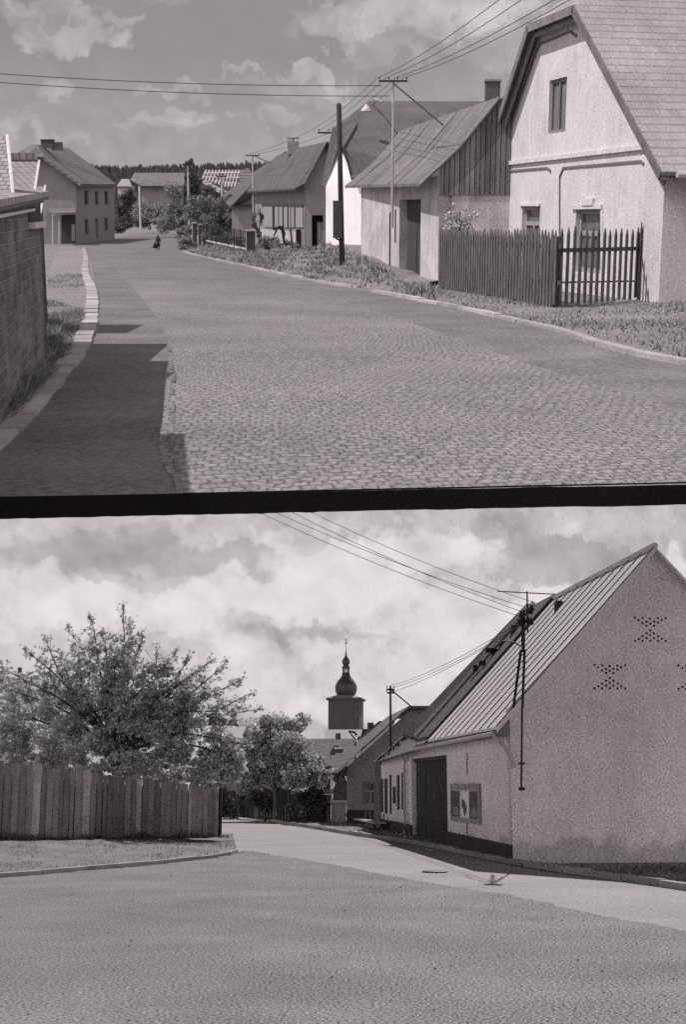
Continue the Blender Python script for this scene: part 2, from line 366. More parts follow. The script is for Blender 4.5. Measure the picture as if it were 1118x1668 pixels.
def chimney(root, c, sx, sy, h, m='rbrick', name='chimney', cap=True):
    o = part(root, name, MB().box(c, sx, sy, h), M[m])
    if cap: part(o, 'cap', MB().box(V(c) + UP * (h + .002), sx + .12, sy + .12, .1), M['grey'])
    return o
def strip_surface(fr, name, Ls, Rs, m, dz=0, kind='structure', cols=4, zf=None, skew=0):
    mb = MB(); uv = []; v = 0; mid = [(a + b) / 2 for a, b in zip(Ls, Rs)]
    for i, (a, b) in enumerate(zip(Ls, Rs)):
        if i: v += (mid[i] - mid[i - 1]).length
        for j in range(cols + 1):
            p = a.lerp(b, j / cols); mb.v.append(V((p.x, p.y, (zf(p) if zf else fr.zg(p.y)) + dz))); uv.append(((b - a).length * (j / cols - .5), v - skew * (b - a).length * (j / cols - .5)))
    c = cols + 1
    for i in range(len(Ls) - 1):
        for j in range(cols): mb.f.append([i * c + j, i * c + j + 1, (i + 1) * c + j + 1, (i + 1) * c + j])
    mb.uv = uv
    return solo(fr, name, mb, M[m], kind=kind, normals=False)
def dense(pts, n):                                # resample a polyline smoothly (Catmull-Rom)
    out = []; m = len(pts) - 1
    for k in range(n + 1):
        t = k / n * m; i = min(int(t), m - 1); t -= i
        p0, p1, p2, p3 = pts[max(i - 1, 0)], pts[i], pts[i + 1], pts[min(i + 2, m)]
        out.append(.5 * ((2 * p1) + (p2 - p0) * t + (2 * p0 - 5 * p1 + 4 * p2 - p3) * t * t + (3 * p1 - p0 - 3 * p2 + p3) * t ** 3))
    return out
def figure(fr, name, label, base, H, J, cat='person', parts=()):
    """a skinned body: J = joints (name: (x, y, z, radius)), chains listed in J['_']"""
    t = thing(fr, name, label, cat, base); me = bpy.data.meshes.new('body'); names = [k for k in J if k != '_']
    me.from_pydata([tuple(V(J[k][:3]) * H) for k in names], [(names.index(a), names.index(b)) for a, b in J['_']], [])
    o = bpy.data.objects.new('body', me); fr.coll.objects.link(o); o.parent = t; me.materials.append(M['cloth'])
    sk = o.modifiers.new('skin', 'SKIN'); o.modifiers.new('sub', 'SUBSURF').levels = 1
    for i, k in enumerate(names):
        me.skin_vertices[0].data[i].radius = (J[k][3] * H,) * 2 if me.skin_vertices else (0, 0)
    return t

# ================================================================ UPPER STREET
g, d = U.g, U.d
yed = lambda px: 811 - 20 * px / 1118
E0, E1 = g(0, 811), g(1118, 791)
def edgeD(x): return E0.y + (E1.y - E0.y) * (x - E0.x) / (E1.x - E0.x)
Ds = [0] + [7.6 + i * .8 for i in range(8)] + [15, 18, 22, 27, 33, 40, 50, 60, 75, 90, 100, 115, 130, 150, 180, 220, 270, 330, 420, 520, 620]
hw = lambda D: 4.5 + .37 * D
Ls, Rs = [], []
for D in Ds:
    if D == 0:
        x0, x1 = -hw(6.9), hw(6.9); Ls.append(V((x0, edgeD(x0), 0))); Rs.append(V((x1, edgeD(x1), 0)))
    else: Ls.append(V((-hw(D), D, 0))); Rs.append(V((hw(D), D, 0)))
strip_surface(U, 'ground', Ls, Rs, 'turf', cols=16)
mb = MB(); T = .092
for i in range(len(Ds) - 1):
    a, b, c, e = Ls[i], Rs[i], Rs[i + 1], Ls[i + 1]; q = [V((p.x, p.y, U.zg(p.y) - .006)) for p in (a, b, c, e)]
    mb.prism(q, -UP * (T - (0 if i else .006)))
solo(U, 'ground_edge', mb, M['soil'], kind='structure')
mb = MB(); n = 360; rr = random.Random(5); h1 = h2 = 0
top, bot = [], []
for i in range(n + 1):
    x = -7 + 14 * i / n; h1 = h1 * .85 + rr.gauss(0, .0013); h2 = h2 * .85 + rr.gauss(0, .0016); y = edgeD(x); z = U.zg(y)
    lf = max(0, (-x + .4) / 2.0) * .006
    top.append(V((x, y - .012, z + .004 + abs(h1)))); bot.append(V((x, y - .012, z - T - .008 - lf - abs(h2))))
for i in range(n): mb.prism([top[i], top[i + 1], bot[i + 1], bot[i]], V((0, .010, 0)))
solo(U, 'ground_edge', mb, M['soil'], kind='structure')

# roads
rl = [(297, yed(297)), (259, 740), (266, 670), (268, 615), (274, 561), (251, 514), (232, 489), (200, 450), (174, 424), (178, 408), (200, 400), (235, 392), (300, 381)]
rr_ = [(1330, 783), (1260, 740), (1170, 690), (1010, 640), (850, 590), (760, 558), (657, 523), (560, 491), (470, 462), (400, 441), (345, 424), (300, 410), (312, 386)]
def gl(P): return [g(*p) for p in P]
LL, RR = dense(gl(rl), 60), dense(gl(rr_), 60)
strip_surface(U, 'cobbled_road', LL, RR, 'cobble', dz=.0095, cols=12, skew=.2)
kl = [(-140, yed(-140)), (-60, 775), (0, 738), (28, 711), (64, 674), (93, 638), (114, 611), (143, 572), (157, 536), (160, 504), (157, 471), (145, 446), (143, 418), (138, 404)]
KL = gl(kl)
a = dense(KL[:], 60); b = [V((p.x + .06, p.y, 0)) for p in LL]
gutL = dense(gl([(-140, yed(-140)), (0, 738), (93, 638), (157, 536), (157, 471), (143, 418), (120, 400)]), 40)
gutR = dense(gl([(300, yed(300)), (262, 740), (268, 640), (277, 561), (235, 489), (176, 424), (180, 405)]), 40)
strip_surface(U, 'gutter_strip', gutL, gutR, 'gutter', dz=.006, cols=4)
kr = [(300, 411), (331, 419), (401, 434), (468, 449), (535, 463), (590, 469), (620, 474), (738, 500), (850, 525), (924, 542), (1022, 575), (1118, 592), (1300, 640), (1420, 700)]
KR = gl(kr)
strip_surface(U, 'gutter_strip', dense(gl([(300, 412), (400, 445), (470, 468), (560, 499), (760, 568), (1010, 652), (1250, 730)]), 30), dense(gl([(302, 411), (401, 435), (468, 450), (540, 465), (738, 501), (924, 543), (1350, 650)]), 30), 'gutter', dz=.008, cols=3)
strip_surface(U, 'side_road', gl([(128, 398), (140, 402), (165, 414), (176, 424)]), gl([(187, 387), (240, 379), (302, 371), (306, 380)]), 'gutter', dz=.010, cols=5)
kerb(U, 'kerb', dense(KL, 50), .22, .03, .62, 'kerb', 3, side=1)
kerb(U, 'kerb', dense(KR[:6], 30), .13, .06, 1.6, 'kerbd', 4, side=-1)
kerb(U, 'kerb', dense([g(615, 477)] + KR[7:], 40), .14, .06, 1.2, 'kerbd', 5, side=-1)
kerb(U, 'paving_line', dense(gl([(300, yed(300)), (283, 725), (284, 650), (284, 600), (274, 561)]), 24), .03, .0125, .5, 'gutter', 6, side=1)
strip_surface(U, 'footpath', gl([(75, 520), (75, 470), (80, 440), (90, 412), (100, 402)]), gl([(140, 520), (142, 470), (140, 440), (138, 418), (136, 406)]), 'dirt', dz=.010, cols=3)

# raised weedy bank in front of the houses
inner = [(700, 462, 32.3), (650, 455, 33.8), (618, 436, 36.5), (585, 418, 39.8), (565, 409, 50), (533, 401, 58), (505, 406, 68), (460, 402, 75), (415, 404, 84), (360, 398, 96), (322, 393, 108)]
outer = [(712, 492), (660, 482), (620, 474), (590, 468), (562, 464), (535, 461), (490, 451), (460, 445), (401, 433), (345, 421), (305, 411)]
IN = [d(*p) for p in inner]; OU = [g(*p) for p in outer]; IN2 = [p + V((3, 8, .1)) for p in IN]
mb = MB(); rnd = random.Random(9)
A_, B_ = dense(OU, 40), dense(IN, 40); C_ = dense(IN2, 40)
for i in range(41):
    for j in range(7):
        p = A_[i].lerp(B_[i], j / 6) if j < 7 else C_[i]; w = j / 6; p = V((p.x, p.y, A_[i].z + (B_[i].z - A_[i].z) * (w ** .8) + (.004 if j else -.01) + (rnd.uniform(0, .05) if 0 < j else 0))); mb.v.append(p)
    mb.v.append(C_[i])
for i in range(40):
    for j in range(7): mb.f.append([i * 8 + j, i * 8 + j + 1, (i + 1) * 8 + j + 1, (i + 1) * 8 + j])
bank_pts = [V(p) for p in mb.v]
solo(U, 'grass_bank', mb, M['turf'], kind='structure', normals=False)
def bankz(x, y):
    best = min(bank_pts, key=lambda p: (p.x - x) ** 2 * 4 + (p.y - y) ** 2); return max(best.z, U.zg(y)) - .02
grass(U, 'weeds', A_ + B_[::-1], 9000, .12, .010, 'grass', bankz, 5)
grass(U, 'weeds', gl([(720, 494), (712, 470), (900, 500), (1062, 478), (1330, 505), (1330, 640), (1118, 585), (924, 536), (850, 520), (738, 496)]), 5500, .05, .006, 'grass', None, 6)
grass(U, 'weeds', gl([(-30, 715), (60, 655), (100, 600), (125, 560), (138, 530), (138, 505), (76, 490), (76, 585), (40, 625), (-30, 640)]), 5000, .055, .005, 'grass', None, 7)
grass(U, 'weeds', gl([(-40, 735), (30, 672), (72, 622), (92, 575), (98, 520), (76, 520), (74, 590), (50, 630), (-40, 690)]), 5000, .11, .010, 'grass', None, 17)
grass(U, 'weeds', gl([(78, 470), (136, 470), (136, 445), (78, 450)]), 600, .05, .006, 'grass', None, 8)

# ---- gable house on the right
fA, fB = V((3.99, 33, 0)), V((5.80, 25.05, 0))
t = thing(U, 'gable_house', 'tall white gabled cottage with half-hipped roof and shuttered attic window behind the picket fence', 'house', U.ground(4.9, 29))
W = Wall(U, fA, fB, V((1, .2, 0))); wl = W.len
zb = U.zg(29) - .5
aw = W.rect(896, 132, 921, 215); w1 = W.rect(851, 336, 878, 412); w2 = W.rect(939, 341, 978, 448)
out = [(-.6, zb), (wl, zb), (wl, W.sz(1066, 266)[1]), W.sz(943, 34), W.sz(868, 60), (-.6, W.sz(822, 235)[1])]
mw = W.build(MB(), out, [aw, w1, w2])
nb = W.n * 7.5
side = Wall(U, W.P(wl, 0) - V((0, 0, 0)), W.P(wl, 0) + nb, V((0, 1, 0)))
side.build(mw, [(.301, zb), (7.4, zb), (7.4, 1.0), (.301, 1.0)], [], .3)
part(t, 'wall', mw, M['white'])
window(W, t, aw, 'wood', 'wood', 1, (), .08, .07, shutter=True)
window(W, t, w1, 'pane', 'paint', 1, (.62,), .12, .09); window(W, t, w2, 'pane', 'paint', 1, (.62,), .12, .10)
tr = MB(); W.strip(tr, [W.sz(934, 338), W.sz(983, 337)], .09, .05); W.strip(tr, [W.sz(982, 337), W.sz(983, 448)], .10, .03); W.strip(tr, [W.sz(953, 330), W.sz(970, 329)], .14, .07); part(t, 'window_surround', tr, M['white']); tr = MB()
W.strip(tr, [W.sz(848, 334), W.sz(881, 334)], .06, .04)
part(t, 'window_surround', tr, M['white'])
co = MB(); W.strip(co, [W.sz(816, 268), W.sz(1052, 240)], .09, .06); part(t, 'cornice', co, M['white'])
ln = MB()
W.strip(ln, [W.sz(820, 280), W.sz(892, 274), W.sz(898, 279), W.sz(898, 282)], .045, .025)
W.strip(ln, [W.sz(913, 470), W.sz(913, 288), W.sz(919, 274), W.sz(1045, 263), W.sz(1050, 268)], .045, .025)
W.strip(ln, [W.sz(824, 232), W.sz(848, 160), W.sz(875, 86), W.sz(882, 72), W.sz(930, 52), W.sz(941, 60)], .045, .025)
part(t, 'groove_line', ln, M['line'])  # dark raised strips stand for the shade in the plaster grooves
WO = Wall(U, W.P(0, 0, .30), W.P(wl, 0, .30), W.n)
E1_, H1_, H2_, E2_ = WO.sz(805, 212), WO.sz(860, 40), WO.sz(936, 8), WO.sz(1080, 280)
def lx(p, q, r, s):
    x1, y1, x2, y2, x3, y3, x4, y4 = *p, *q, *r, *s; D_ = (x1 - x2) * (y3 - y4) - (y1 - y2) * (x3 - x4)
    return (((x1 * y2 - y1 * x2) * (x3 - x4) - (x1 - x2) * (x3 * y4 - y3 * x4)) / D_, ((x1 * y2 - y1 * x2) * (y3 - y4) - (y1 - y2) * (x3 * y4 - y3 * x4)) / D_)
RG = lx(E1_, H1_, E2_, H2_)
P = lambda q, o=0: WO.P(q[0], q[1], -o)
rf = MB()
for pts in ([P(E2_), P(H2_), P(RG, 1.6), P(RG, 8), P(E2_, 8)], [P(E1_), P(H1_), P(RG, 1.6), P(RG, 8), P(E1_, 8)], [P(H1_), P(H2_), P(RG, 1.6)]):
    q = solid(pts, .09); k = len(rf.v); rf.v += q.v; rf.f += [[i + k for i in f] for f in q.f]
roof = part(t, 'roof', rf, M['fog'])
vb = MB()
for a_, b_ in ((E1_, H1_), (H1_, H2_), (H2_, E2_)):
    for o_, wd, th in ((-.03, .16, .03), (.10, .10, .04)):
        t2 = V((b_[0] - a_[0], b_[1] - a_[1])).normalized(); nn = V((-t2.y, t2.x)) * -1
        if nn.y > 0: nn = -nn
        c0 = .02 if o_ < 0 else .20
        q = [(a_[0] + nn.x * c0, a_[1] + nn.y * c0), (b_[0] + nn.x * c0, b_[1] + nn.y * c0), (b_[0] + nn.x * (c0 + wd), b_[1] + nn.y * (c0 + wd)), (a_[0] + nn.x * (c0 + wd), a_[1] + nn.y * (c0 + wd))]
        vb.prism([P(k_, o_) for k_ in q], W.n * th)
part(roof, 'bargeboard', vb, M['wood'])
sf = MB()
for a_, b_ in ((E1_, H1_), (H1_, H2_), (H2_, E2_)):
    sf.prism([P((a_[0], a_[1] - .13)), P((b_[0], b_[1] - .13)), P((b_[0], b_[1] - .13), .29), P((a_[0], a_[1] - .13), .29)], -UP * .02)
part(roof, 'soffit', sf, M['soffit'])
gt = MB().tube([P(E2_, .2) + V((.05, -.1, -.05)), P(E2_, 7.8) + V((.05, -.1, -.12))], .06, 8)
gt.box(P(E2_, .9) + V((0, -.05, -.52)), .24, .2, .42, W.n); gt.tube([P(E2_, .9) + V((0, 0, -.5)), P(E2_, 1.0) + V((0, .08, -1.0)), V((P(E2_, 1.0).x, P(E2_, 1.0).y + .08, U.zg(25)))], .045, 8)
part(t, 'downpipe', gt, M['zinc'])

# ---- lean-to shed with the open door
t = thing(U, 'plaster_shed', 'low stained-plaster shed with tall open doorway and long weathered board roof', 'shed', U.ground(2, 36))
A0 = V((2.295, 33.05, 0)); W = Wall(U, A0, A0 + V((-.235, 1, 0)) * 7.7, V((1, 0, 0)))
dr = W.rect(686, 325, 650, 470); dr = (dr[0], U.zg(33) - .3, dr[2], dr[3])
mw = W.build(MB(), [(0, U.zg(33) - .6), (7.7, U.zg(41) - .6), (7.7, .75), (0, .75)], [dr], .3)
G = Wall(U, A0, A0 + V((1, 0, 0)) * 1.9, V((0, 1, 0)))
zbrd = G.sz(760, 318)[1]
gw = G.build(MB(), [(.301, U.zg(33) - .6), (1.9, U.zg(33) - .6), (1.9, zbrd), (.301, zbrd)], [], .2)
mw.v, mw.f = mw.v + gw.v, mw.f + [[i + len(mw.v) for i in f] for f in gw.f]
part(t, 'wall', mw, M['plaster'])
bd = MB(); x = 0.0
zt = lambda s: (340 - (299 - (A0.x + s - 1.875) / 1.98 * 142)) / 2200 * 33.2
while x < 1.9:
    w_ = .115; z1, z2 = zt(x) - .1, zt(x + w_) - .1
    if z1 > zbrd: bd.prism([G.P(x, zbrd + rnd.uniform(-.02, .0), .03), G.P(x + w_ - .012, zbrd, .03), G.P(x + w_ - .012, z2, .03), G.P(x, z1, .03)], G.n * .025)
    x += w_ + .006
part(t, 'gable_boards', bd, M['wood'])
bk = MB().prism([G.P(.1, zbrd, -.01), G.P(1.9, zbrd, -.01), G.P(1.9, zt(1.9) - .12, -.01), G.P(.1, zt(.1) - .12, -.01)], G.n * .03); part(t, 'gable_backing', bk, M['dgrey'])
EN, EF, RF, RN = d(684, 299, 33.0), d(562, 303, 42.0), d(653, 213, 42.0), d(814, 158, 33.0)
rf = MB(); nn = 10
for i in range(nn):                              # slight sag toward the eave
    a_, b_ = i / nn, (i + 1) / nn; sg = lambda t_: -.12 * math.sin(math.pi * t_)
    q = [EN.lerp(RN, a_) + UP * sg(a_), EN.lerp(RN, b_) + UP * sg(b_), EF.lerp(RF, b_) + UP * sg(b_), EF.lerp(RF, a_) + UP * sg(a_)]; rf.prism(q, -UP * .07)
roof = part(t, 'roof', rf, M['boardroof'])
bt = MB()
for k in (.36, .62, .83):
    part(roof, 'batten', MB().tube([EN.lerp(EF, k) + V((-.03, 0, .0)), EN.lerp(EF, k).lerp(RN.lerp(RF, k), .5) - UP * .11, RN.lerp(RF, k) + UP * .0], .012, 4), M['boardroof'])
bt.tube([EN + V((0, -.03, -.03)), EN.lerp(RN, .5) + V((0, -.03, -.17)), RN + V((0, -.03, -.03))], .045, 4)
part(roof, 'bargeboard', bt, M['wood'])
dp = MB().prism([W.P(dr[0] + .05, dr[1], -.22), W.P(dr[2] - .0, dr[1], -.22), W.P(dr[2], dr[3], -.22), W.P(dr[0] + .05, dr[3], -.22)], W.n * .04)
part(t, 'door', dp, M['dwood'])
pc = MB(); W.strip(pc, [(4.4, U.zg(36)), (4.4, -.1)], .04, .03); W.strip(pc, [(1.55 + dr[2] - 1.2, -.9), (dr[2] + .35, -.02)], .03, .03); part(t, 'drain_pipe', pc, M['iron'])

def mast(fr, name, label, foot, topy, arms, r, brace=None, group=None, wood='iron', ins=4, armw=.5, slack=0):
    t_ = thing(fr, name, label, 'pole', foot, group); zt_ = fr.pz(foot, topy); top_ = V((foot.x, foot.y, zt_))
    part(t_, 'pole', MB().tube([foot, top_], r, 8, r * .8), M[wood])
    for ay in arms:
        za = fr.pz(foot, ay); c = V((foot.x, foot.y, za)); am = part(t_, 'crossarm', MB().box(c - UP * r * .6 + V((0, -r * 1.2, 0)), armw, r * 1.2, r * 1.3), M['iron'])
        im = MB()
        for k in range(ins):
            x_ = c + V(((k / max(1, ins - 1) - .5) * armw * .94, -r * 1.2, r * .7)); im.lathe(x_, [(r * .15, 0), (r * .15, r * .8), (r * .5, r * .9), (r * .55, r * 1.5), (r * .35, r * 2.0), (r * .1, r * 2.2)], 8)
        part(am, 'insulator', im, M['iron'])
    if brace: part(t_, 'brace', MB().tube([top_ - UP * .12, brace], r * .55, 6), M['iron'])
    return t_, top_

f0 = d(639, 372, 35.4)
mast(U, 'roof_mast', 'steel mast rising through the shed roof, four-insulator crossarm and long brace', f0, 128, (133,), .035, d(722, 204, 33.4), armw=.72, wood='zinc')
f0 = g(558, 447); tp = thing(U, 'utility_pole', 'tall bare dark wooden pole with a long casing box, in front of the white gable', 'pole', f0)
part(tp, 'pole', MB().tube([f0 - UP * .1, V((f0.x - .10, f0.y, U.pz(f0, 172))), V((f0.x - .105, f0.y, U.pz(f0, 169)))], .085, 10, .065), M['dwood'], smooth=True)
part(tp, 'cable_box', MB().box(V((f0.x - .14, f0.y - .12, U.pz(f0, 388))), .27, .16, (388 - 330) / 2200 * f0.y), M['dwood'])
part(tp, 'bracket', MB().tube([V((f0.x - .2, f0.y - .1, U.pz(f0, 388))), V((f0.x - .05, f0.y - .08, U.pz(f0, 393)))], .03, 6), M['iron'])

# ---- white gable house with the large dark roof behind the shed
t = thing(U, 'white_house', 'bright white narrow gable end under a broad dark roof, just behind the tall wooden pole', 'house', U.ground(1.5, 60))
wp = [d(531, 408, 58), d(531, 306, 58), d(553, 238, 58), d(575, 290, 57), d(592, 300, 56.4), d(592, 412, 56.4)]
part(t, 'wall', MB().prism(wp, V((.1, .3, 0))), M['cream'])
rf = MB()
for pts in ([d(560, 240, 57), d(572, 290, 56.4), d(840, 302, 56.4), d(840, 166, 63), d(603, 165, 63), d(557, 200, 60)],):
    rf.prism(pts, V((0, .12, -.08)))
rf.prism([d(603, 165, 63.1), d(557, 200, 60.1), d(541, 210, 61), d(524, 302, 61), d(532, 306, 58.0), d(552, 237, 57.8), d(560, 240, 57)], V((.02, .12, -.08)))
roof = part(t, 'roof', rf, M['darkroof'])
ch = part(t, 'chimney', MB().box(d(802, 172, 60), .6, .6, .95), M['rbrick']); part(ch, 'cap', MB().box(d(802, 172, 60) + UP * .952, .7, .7, .08), M['grey'])
part(roof, 'roof_lamp', MB().tube([d(604, 166, 62.5), d(612, 162, 60), d(622, 166, 58)], .03, 6).lathe(d(597, 180, 58.5), [(.02, .25), (.2, .05), (.24, -.05), (.05, -.08)], 10), M['zinc'])

# ---- long cottage with panelled veranda
t = thing(U, 'cottage', 'dark-roofed cottage with pale veranda panels and a narrow open side door', 'cottage', U.ground(-2.5, 75))
eL, eR, vR, rR, rL, rE = d(402, 312, 85), d(481, 307, 72), d(497, 299, 71.5), d(533, 231, 71.5), d(487, 241, 80.5), d(449, 255, 85)
rf = MB().prism([eL, eR, vR, rR, rL, rE], V((0, .1, -.1))); rf.prism([rR, rR + V((2.2, 1, -.5)), rL + V((2, 1, -1.0)), rL], -UP * .1)
roof = part(t, 'roof', rf, M['darkroof'])
gp = [d(497, 414, 72.3), d(497, 302, 72.3), d(529, 242, 72.3), d(536, 300, 72.3), d(536, 414, 72.3)]
GW = Wall(U, V((d(497, 410, 72.3).x, 72.3, 0)), V((d(536, 410, 72.3).x, 72.3, 0)), V((0, 1, 0)))
ol = [GW.sz(497, 416), GW.sz(536, 416), GW.sz(536, 262), GW.sz(530, 240), GW.sz(497, 301)]
dd = GW.rect(508, 351, 527, 411)
part(t, 'gable_wall', GW.build(MB(), ol, [dd], .25), M['grey'])
part(t, 'door', MB().prism([GW.P(dd[0] + .28, dd[1], -.1), GW.P(dd[2], dd[1], -.1), GW.P(dd[2], dd[3] - .35, -.1), GW.P(dd[0] + .28, dd[3] - .35, -.1)], GW.n * .05), M['board'])
part(t, 'door_recess', MB().prism([GW.P(dd[0], dd[1], -.24), GW.P(dd[2], dd[1], -.24), GW.P(dd[2], dd[3], -.24), GW.P(dd[0], dd[3], -.24)], GW.n * .05), M['black'])
SW = Wall(U, V((d(497, 410, 72.3).x, 72.3, 0)), V((d(416, 410, 85).x, 85, 0)), V((1, .5, 0)))
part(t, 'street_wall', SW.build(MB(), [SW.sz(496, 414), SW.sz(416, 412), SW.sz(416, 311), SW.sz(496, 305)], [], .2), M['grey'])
for a_, b_ in ((431, 447), (449, 462), (464, 470), (472, 481), (483, 495)):
    pn = MB(); r_ = SW.rect(a_, 337, b_, 371); pn.prism([SW.P(r_[0], r_[1], .06), SW.P(r_[2], r_[1], .06), SW.P(r_[2], r_[3], .06), SW.P(r_[0], r_[3], .06)], SW.n * .05); part(t, 'veranda_panel', pn, M['paint'])
pn = MB(); r_ = SW.rect(428, 374, 494, 405); pn.prism([SW.P(r_[0], r_[1], .1), SW.P(r_[2], r_[1], .1), SW.P(r_[2], r_[3], .1), SW.P(r_[0], r_[3], .1)], SW.n * .09); part(t, 'veranda_base', pn, M['plaster'])
pn = MB()
for x_ in (446.5, 448, 463, 471, 482, 456, 476): W_ = SW; SW.strip(pn, [SW.sz(x_, 372), SW.sz(x_, 335)], .09, .09)
SW.strip(pn, [SW.sz(428, 334), SW.sz(495, 336)], .12, .08); part(t, 'veranda_post', pn, M['dwood'])
part(t, 'side_door', MB().prism([SW.P(*SW.sz(486, 402), .13), SW.P(*SW.sz(494, 402), .13), SW.P(*SW.sz(494, 374), .13), SW.P(*SW.sz(486, 374), .13)], SW.n * .02), M['black'])
c0 = d(478, 252, 80); ch = part(t, 'chimney', MB().box(c0, .62, .7, .72), M['grey']); part(ch, 'cap', MB().box(c0 + UP * .86, .7, .5, .07).box(c0 + UP * .722, .08, .08, .13), M['grey'])
# neighbour behind
t = thing(U, 'rear_cottage', 'dark-roofed cottage partly hidden behind the veranda cottage, sheltered side wall', 'cottage', U.ground(-6.5, 98))
part(t, 'roof', MB().prism([d(358, 322, 112), d(376, 337, 96), d(452, 256, 92), d(467, 246, 97), d(436, 265, 112)], V((0, .1, -.12))).prism([d(452, 256, 92), d(376, 337, 96), d(400, 337, 97), d(410, 313, 97)], V((0, .1, 0))), M['darkroof'])
part(t, 'wall', MB().prism([d(378, 402, 96.3), d(378, 340, 96.3), d(404, 314, 96.3), d(420, 314, 96.3), d(420, 402, 96.3)], V((0, .3, 0))), M['grey'])
part(t, 'beam', MB().prism([d(376, 338, 95.9), d(413, 337, 95.9), d(413, 333, 95.9), d(376, 334, 95.9)], V((0, .2, 0))), M['dwood'])
mast(U, 'roof_mast', 'thin pale mast with dark crossarm on the roof of the veranda cottage', d(413, 346, 84), 250, (254,), .05, d(440, 266, 82), armw=.85, wood='zinc')
mast(U, 'roof_mast', 'crossarm on a short mast at the ridge behind the tall wooden pole', d(544, 236, 66), 208, (217,), .06, None, armw=1.5)

# ---- house under construction with bare rafters
t = thing(U, 'unfinished_house', 'unfinished house with open pale rafters above an old roof edge', 'house', U.ground(-13, 140))
D_ = 140
for k in range(11):
    xt, xb = 336 + 5.4 * k, 330 + 5.2 * k; yb = 291 + min(13, 1.9 * k)
    part(t, 'rafter', MB().tube([d(xb, yb + 1, D_), d(xt, 278, D_ + 3)], .10, 4), M['pwood'])
for y_, y2 in ((283, 282), (289, 290), (295, 300)):
    part(t, 'purlin', MB().tube([d(332 if y_ < 290 else 338, y_, D_ + 1), d(391, y2, D_ + 1)], .08, 4), M['pwood'])
part(t, 'wall', MB().prism([d(330, 345, D_ + 2), d(330, 296, D_ + 2), d(352, 306, D_ + 2), d(384, 306, D_ + 2), d(395, 300, D_ + 2), d(400, 345, D_ + 2)], V((0, 4, 0))), M['grey'])
part(t, 'lower_roof', MB().prism([d(328, 297, D_ - 4), d(334, 293, D_ - 4), d(371, 313, D_ - 5), d(357, 315, D_ - 5)], V((0, 1, -.3))), M['tileL'])
part(t, 'gable_end', MB().prism([d(388, 306, D_ + 4), d(392, 277, D_ + 4), d(404, 274, D_ + 4), d(420, 306, D_ + 4)], V((0, 3, 0))), M['tileL'])
t = thing(U, 'long_barn', 'long low barn with a plain pale tiled roof behind the bushes', 'barn', U.ground(-23, 172))
part(t, 'roof', MB().prism([d(219, 282, 176), d(301, 282, 176), d(300, 303, 170), d(229, 303, 170), d(212, 293, 171)], V((0, .4, -.15))), M['shingle'])
part(t, 'wall', MB().prism([d(231, 345, 171), d(231, 303, 171), d(298, 303, 171), d(298, 345, 171)], V((0, .5, 0))), M['grey'])
t = thing(U, 'small_house', 'small pale house half hidden in trees beside the two-storey house', 'house', U.ground(-30, 185))
part(t, 'wall', MB().prism([d(192, 320, 186), d(192, 303, 186), d(213, 303, 186), d(213, 320, 186)], V((0, 3, 0))), M['plaster'])
part(t, 'roof', MB().prism([d(190, 304, 185.5), d(198, 292, 188), d(210, 292, 188), d(215, 304, 185.5)], V((0, .4, -.1))), M['tileL'])

# ---- two-storey house, left
cN, cF = d(124, 398, 109), d(187, 388, 135)
t = thing(U, 'two_storey_house', 'two-storey rendered house with steep tiled roof, three windows over a door and two windows', 'house', U.ground(-27, 118))
W = Wall(U, V((cN.x, cN.y, 0)), V((cF.x, cF.y, 0)), V((-1, .3, 0)))
hs = [W.rect(*q) for q in ((137, 311, 145, 334), (154.5, 312, 161, 334), (170, 312, 177, 334), (138, 358, 145, 382), (155, 357, 161, 389), (170, 356, 177, 376))]
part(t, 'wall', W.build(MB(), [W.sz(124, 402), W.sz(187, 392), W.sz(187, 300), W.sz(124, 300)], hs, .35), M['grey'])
for i, h_ in enumerate(hs):
    if i == 4: part(t, 'door', MB().prism([W.P(h_[0], h_[1], -.25), W.P(h_[2], h_[1], -.25), W.P(h_[2], h_[3], -.25), W.P(h_[0], h_[3], -.25)], W.n * .05), M['dwood'])
    else: window(W, t, h_, bars=1, rows=(.6,), depth=.2, fw=.09, frame_mat='dwood')
GW = Wall(U, V((d(10, 398, 109).x, 109, 0)), V((cN.x, 109, 0)), V((0, 1, 0)))
part(t, 'gable_wall', GW.build(MB(), [GW.sz(-5, 402), GW.sz(124, 402), GW.sz(124, 302), GW.sz(58, 240), GW.sz(-5, 300)], [], .34), M['grey'])
dx = W.d * 26
e0, r0 = d(131, 300, 108.4), d(56, 236, 108.4)
e1, r1 = d(190, 300.5, 135), d(112, 242, 135)
hp = d(71, 256, 108.4)
rf = MB().prism([e0, e1, r1, d(60, 236, 111), hp], V((-.05, 0, -.2))); rf.prism([hp, d(60, 236, 111), d(52, 236, 111), d(20, 254, 108.4)], V((0, .1, -.2)))
rf.prism([d(60, 236, 111), r1, r1 + V((-5, 0, -4)), d(0, 262, 112)], V((0, 0, -.2)))
roof = part(t, 'roof', rf, M['shingle'])
c0 = d(78, 241, 113); ch = part(roof, 'chimney', MB().box(c0, .95, .8, .55), M['rbrick']); part(roof, 'chimney', MB().box(c0 + V((.75, 0, -.2)), .8, .7, .62), M['rbrick'])
part(ch, 'cap', MB().box(c0 + UP * .552, 1.05, .9, .08), M['dgrey'])
t2 = thing(U, 'porch', 'flat-roofed dark porch with pale posts against the gable of the two-storey house', 'porch', U.ground(-20.5, 106))
part(t2, 'roof', MB().prism([d(88, 348, 104), d(123, 346, 104), d(122, 339, 108.7), d(78, 340, 108.7)], -UP * .15), M['tile'])
for x_ in (86, 96.5): part(t2, 'post', MB().tube([d(x_, 399, 104.5), d(x_, 349, 104.5)], .06, 6), M['pwood'])
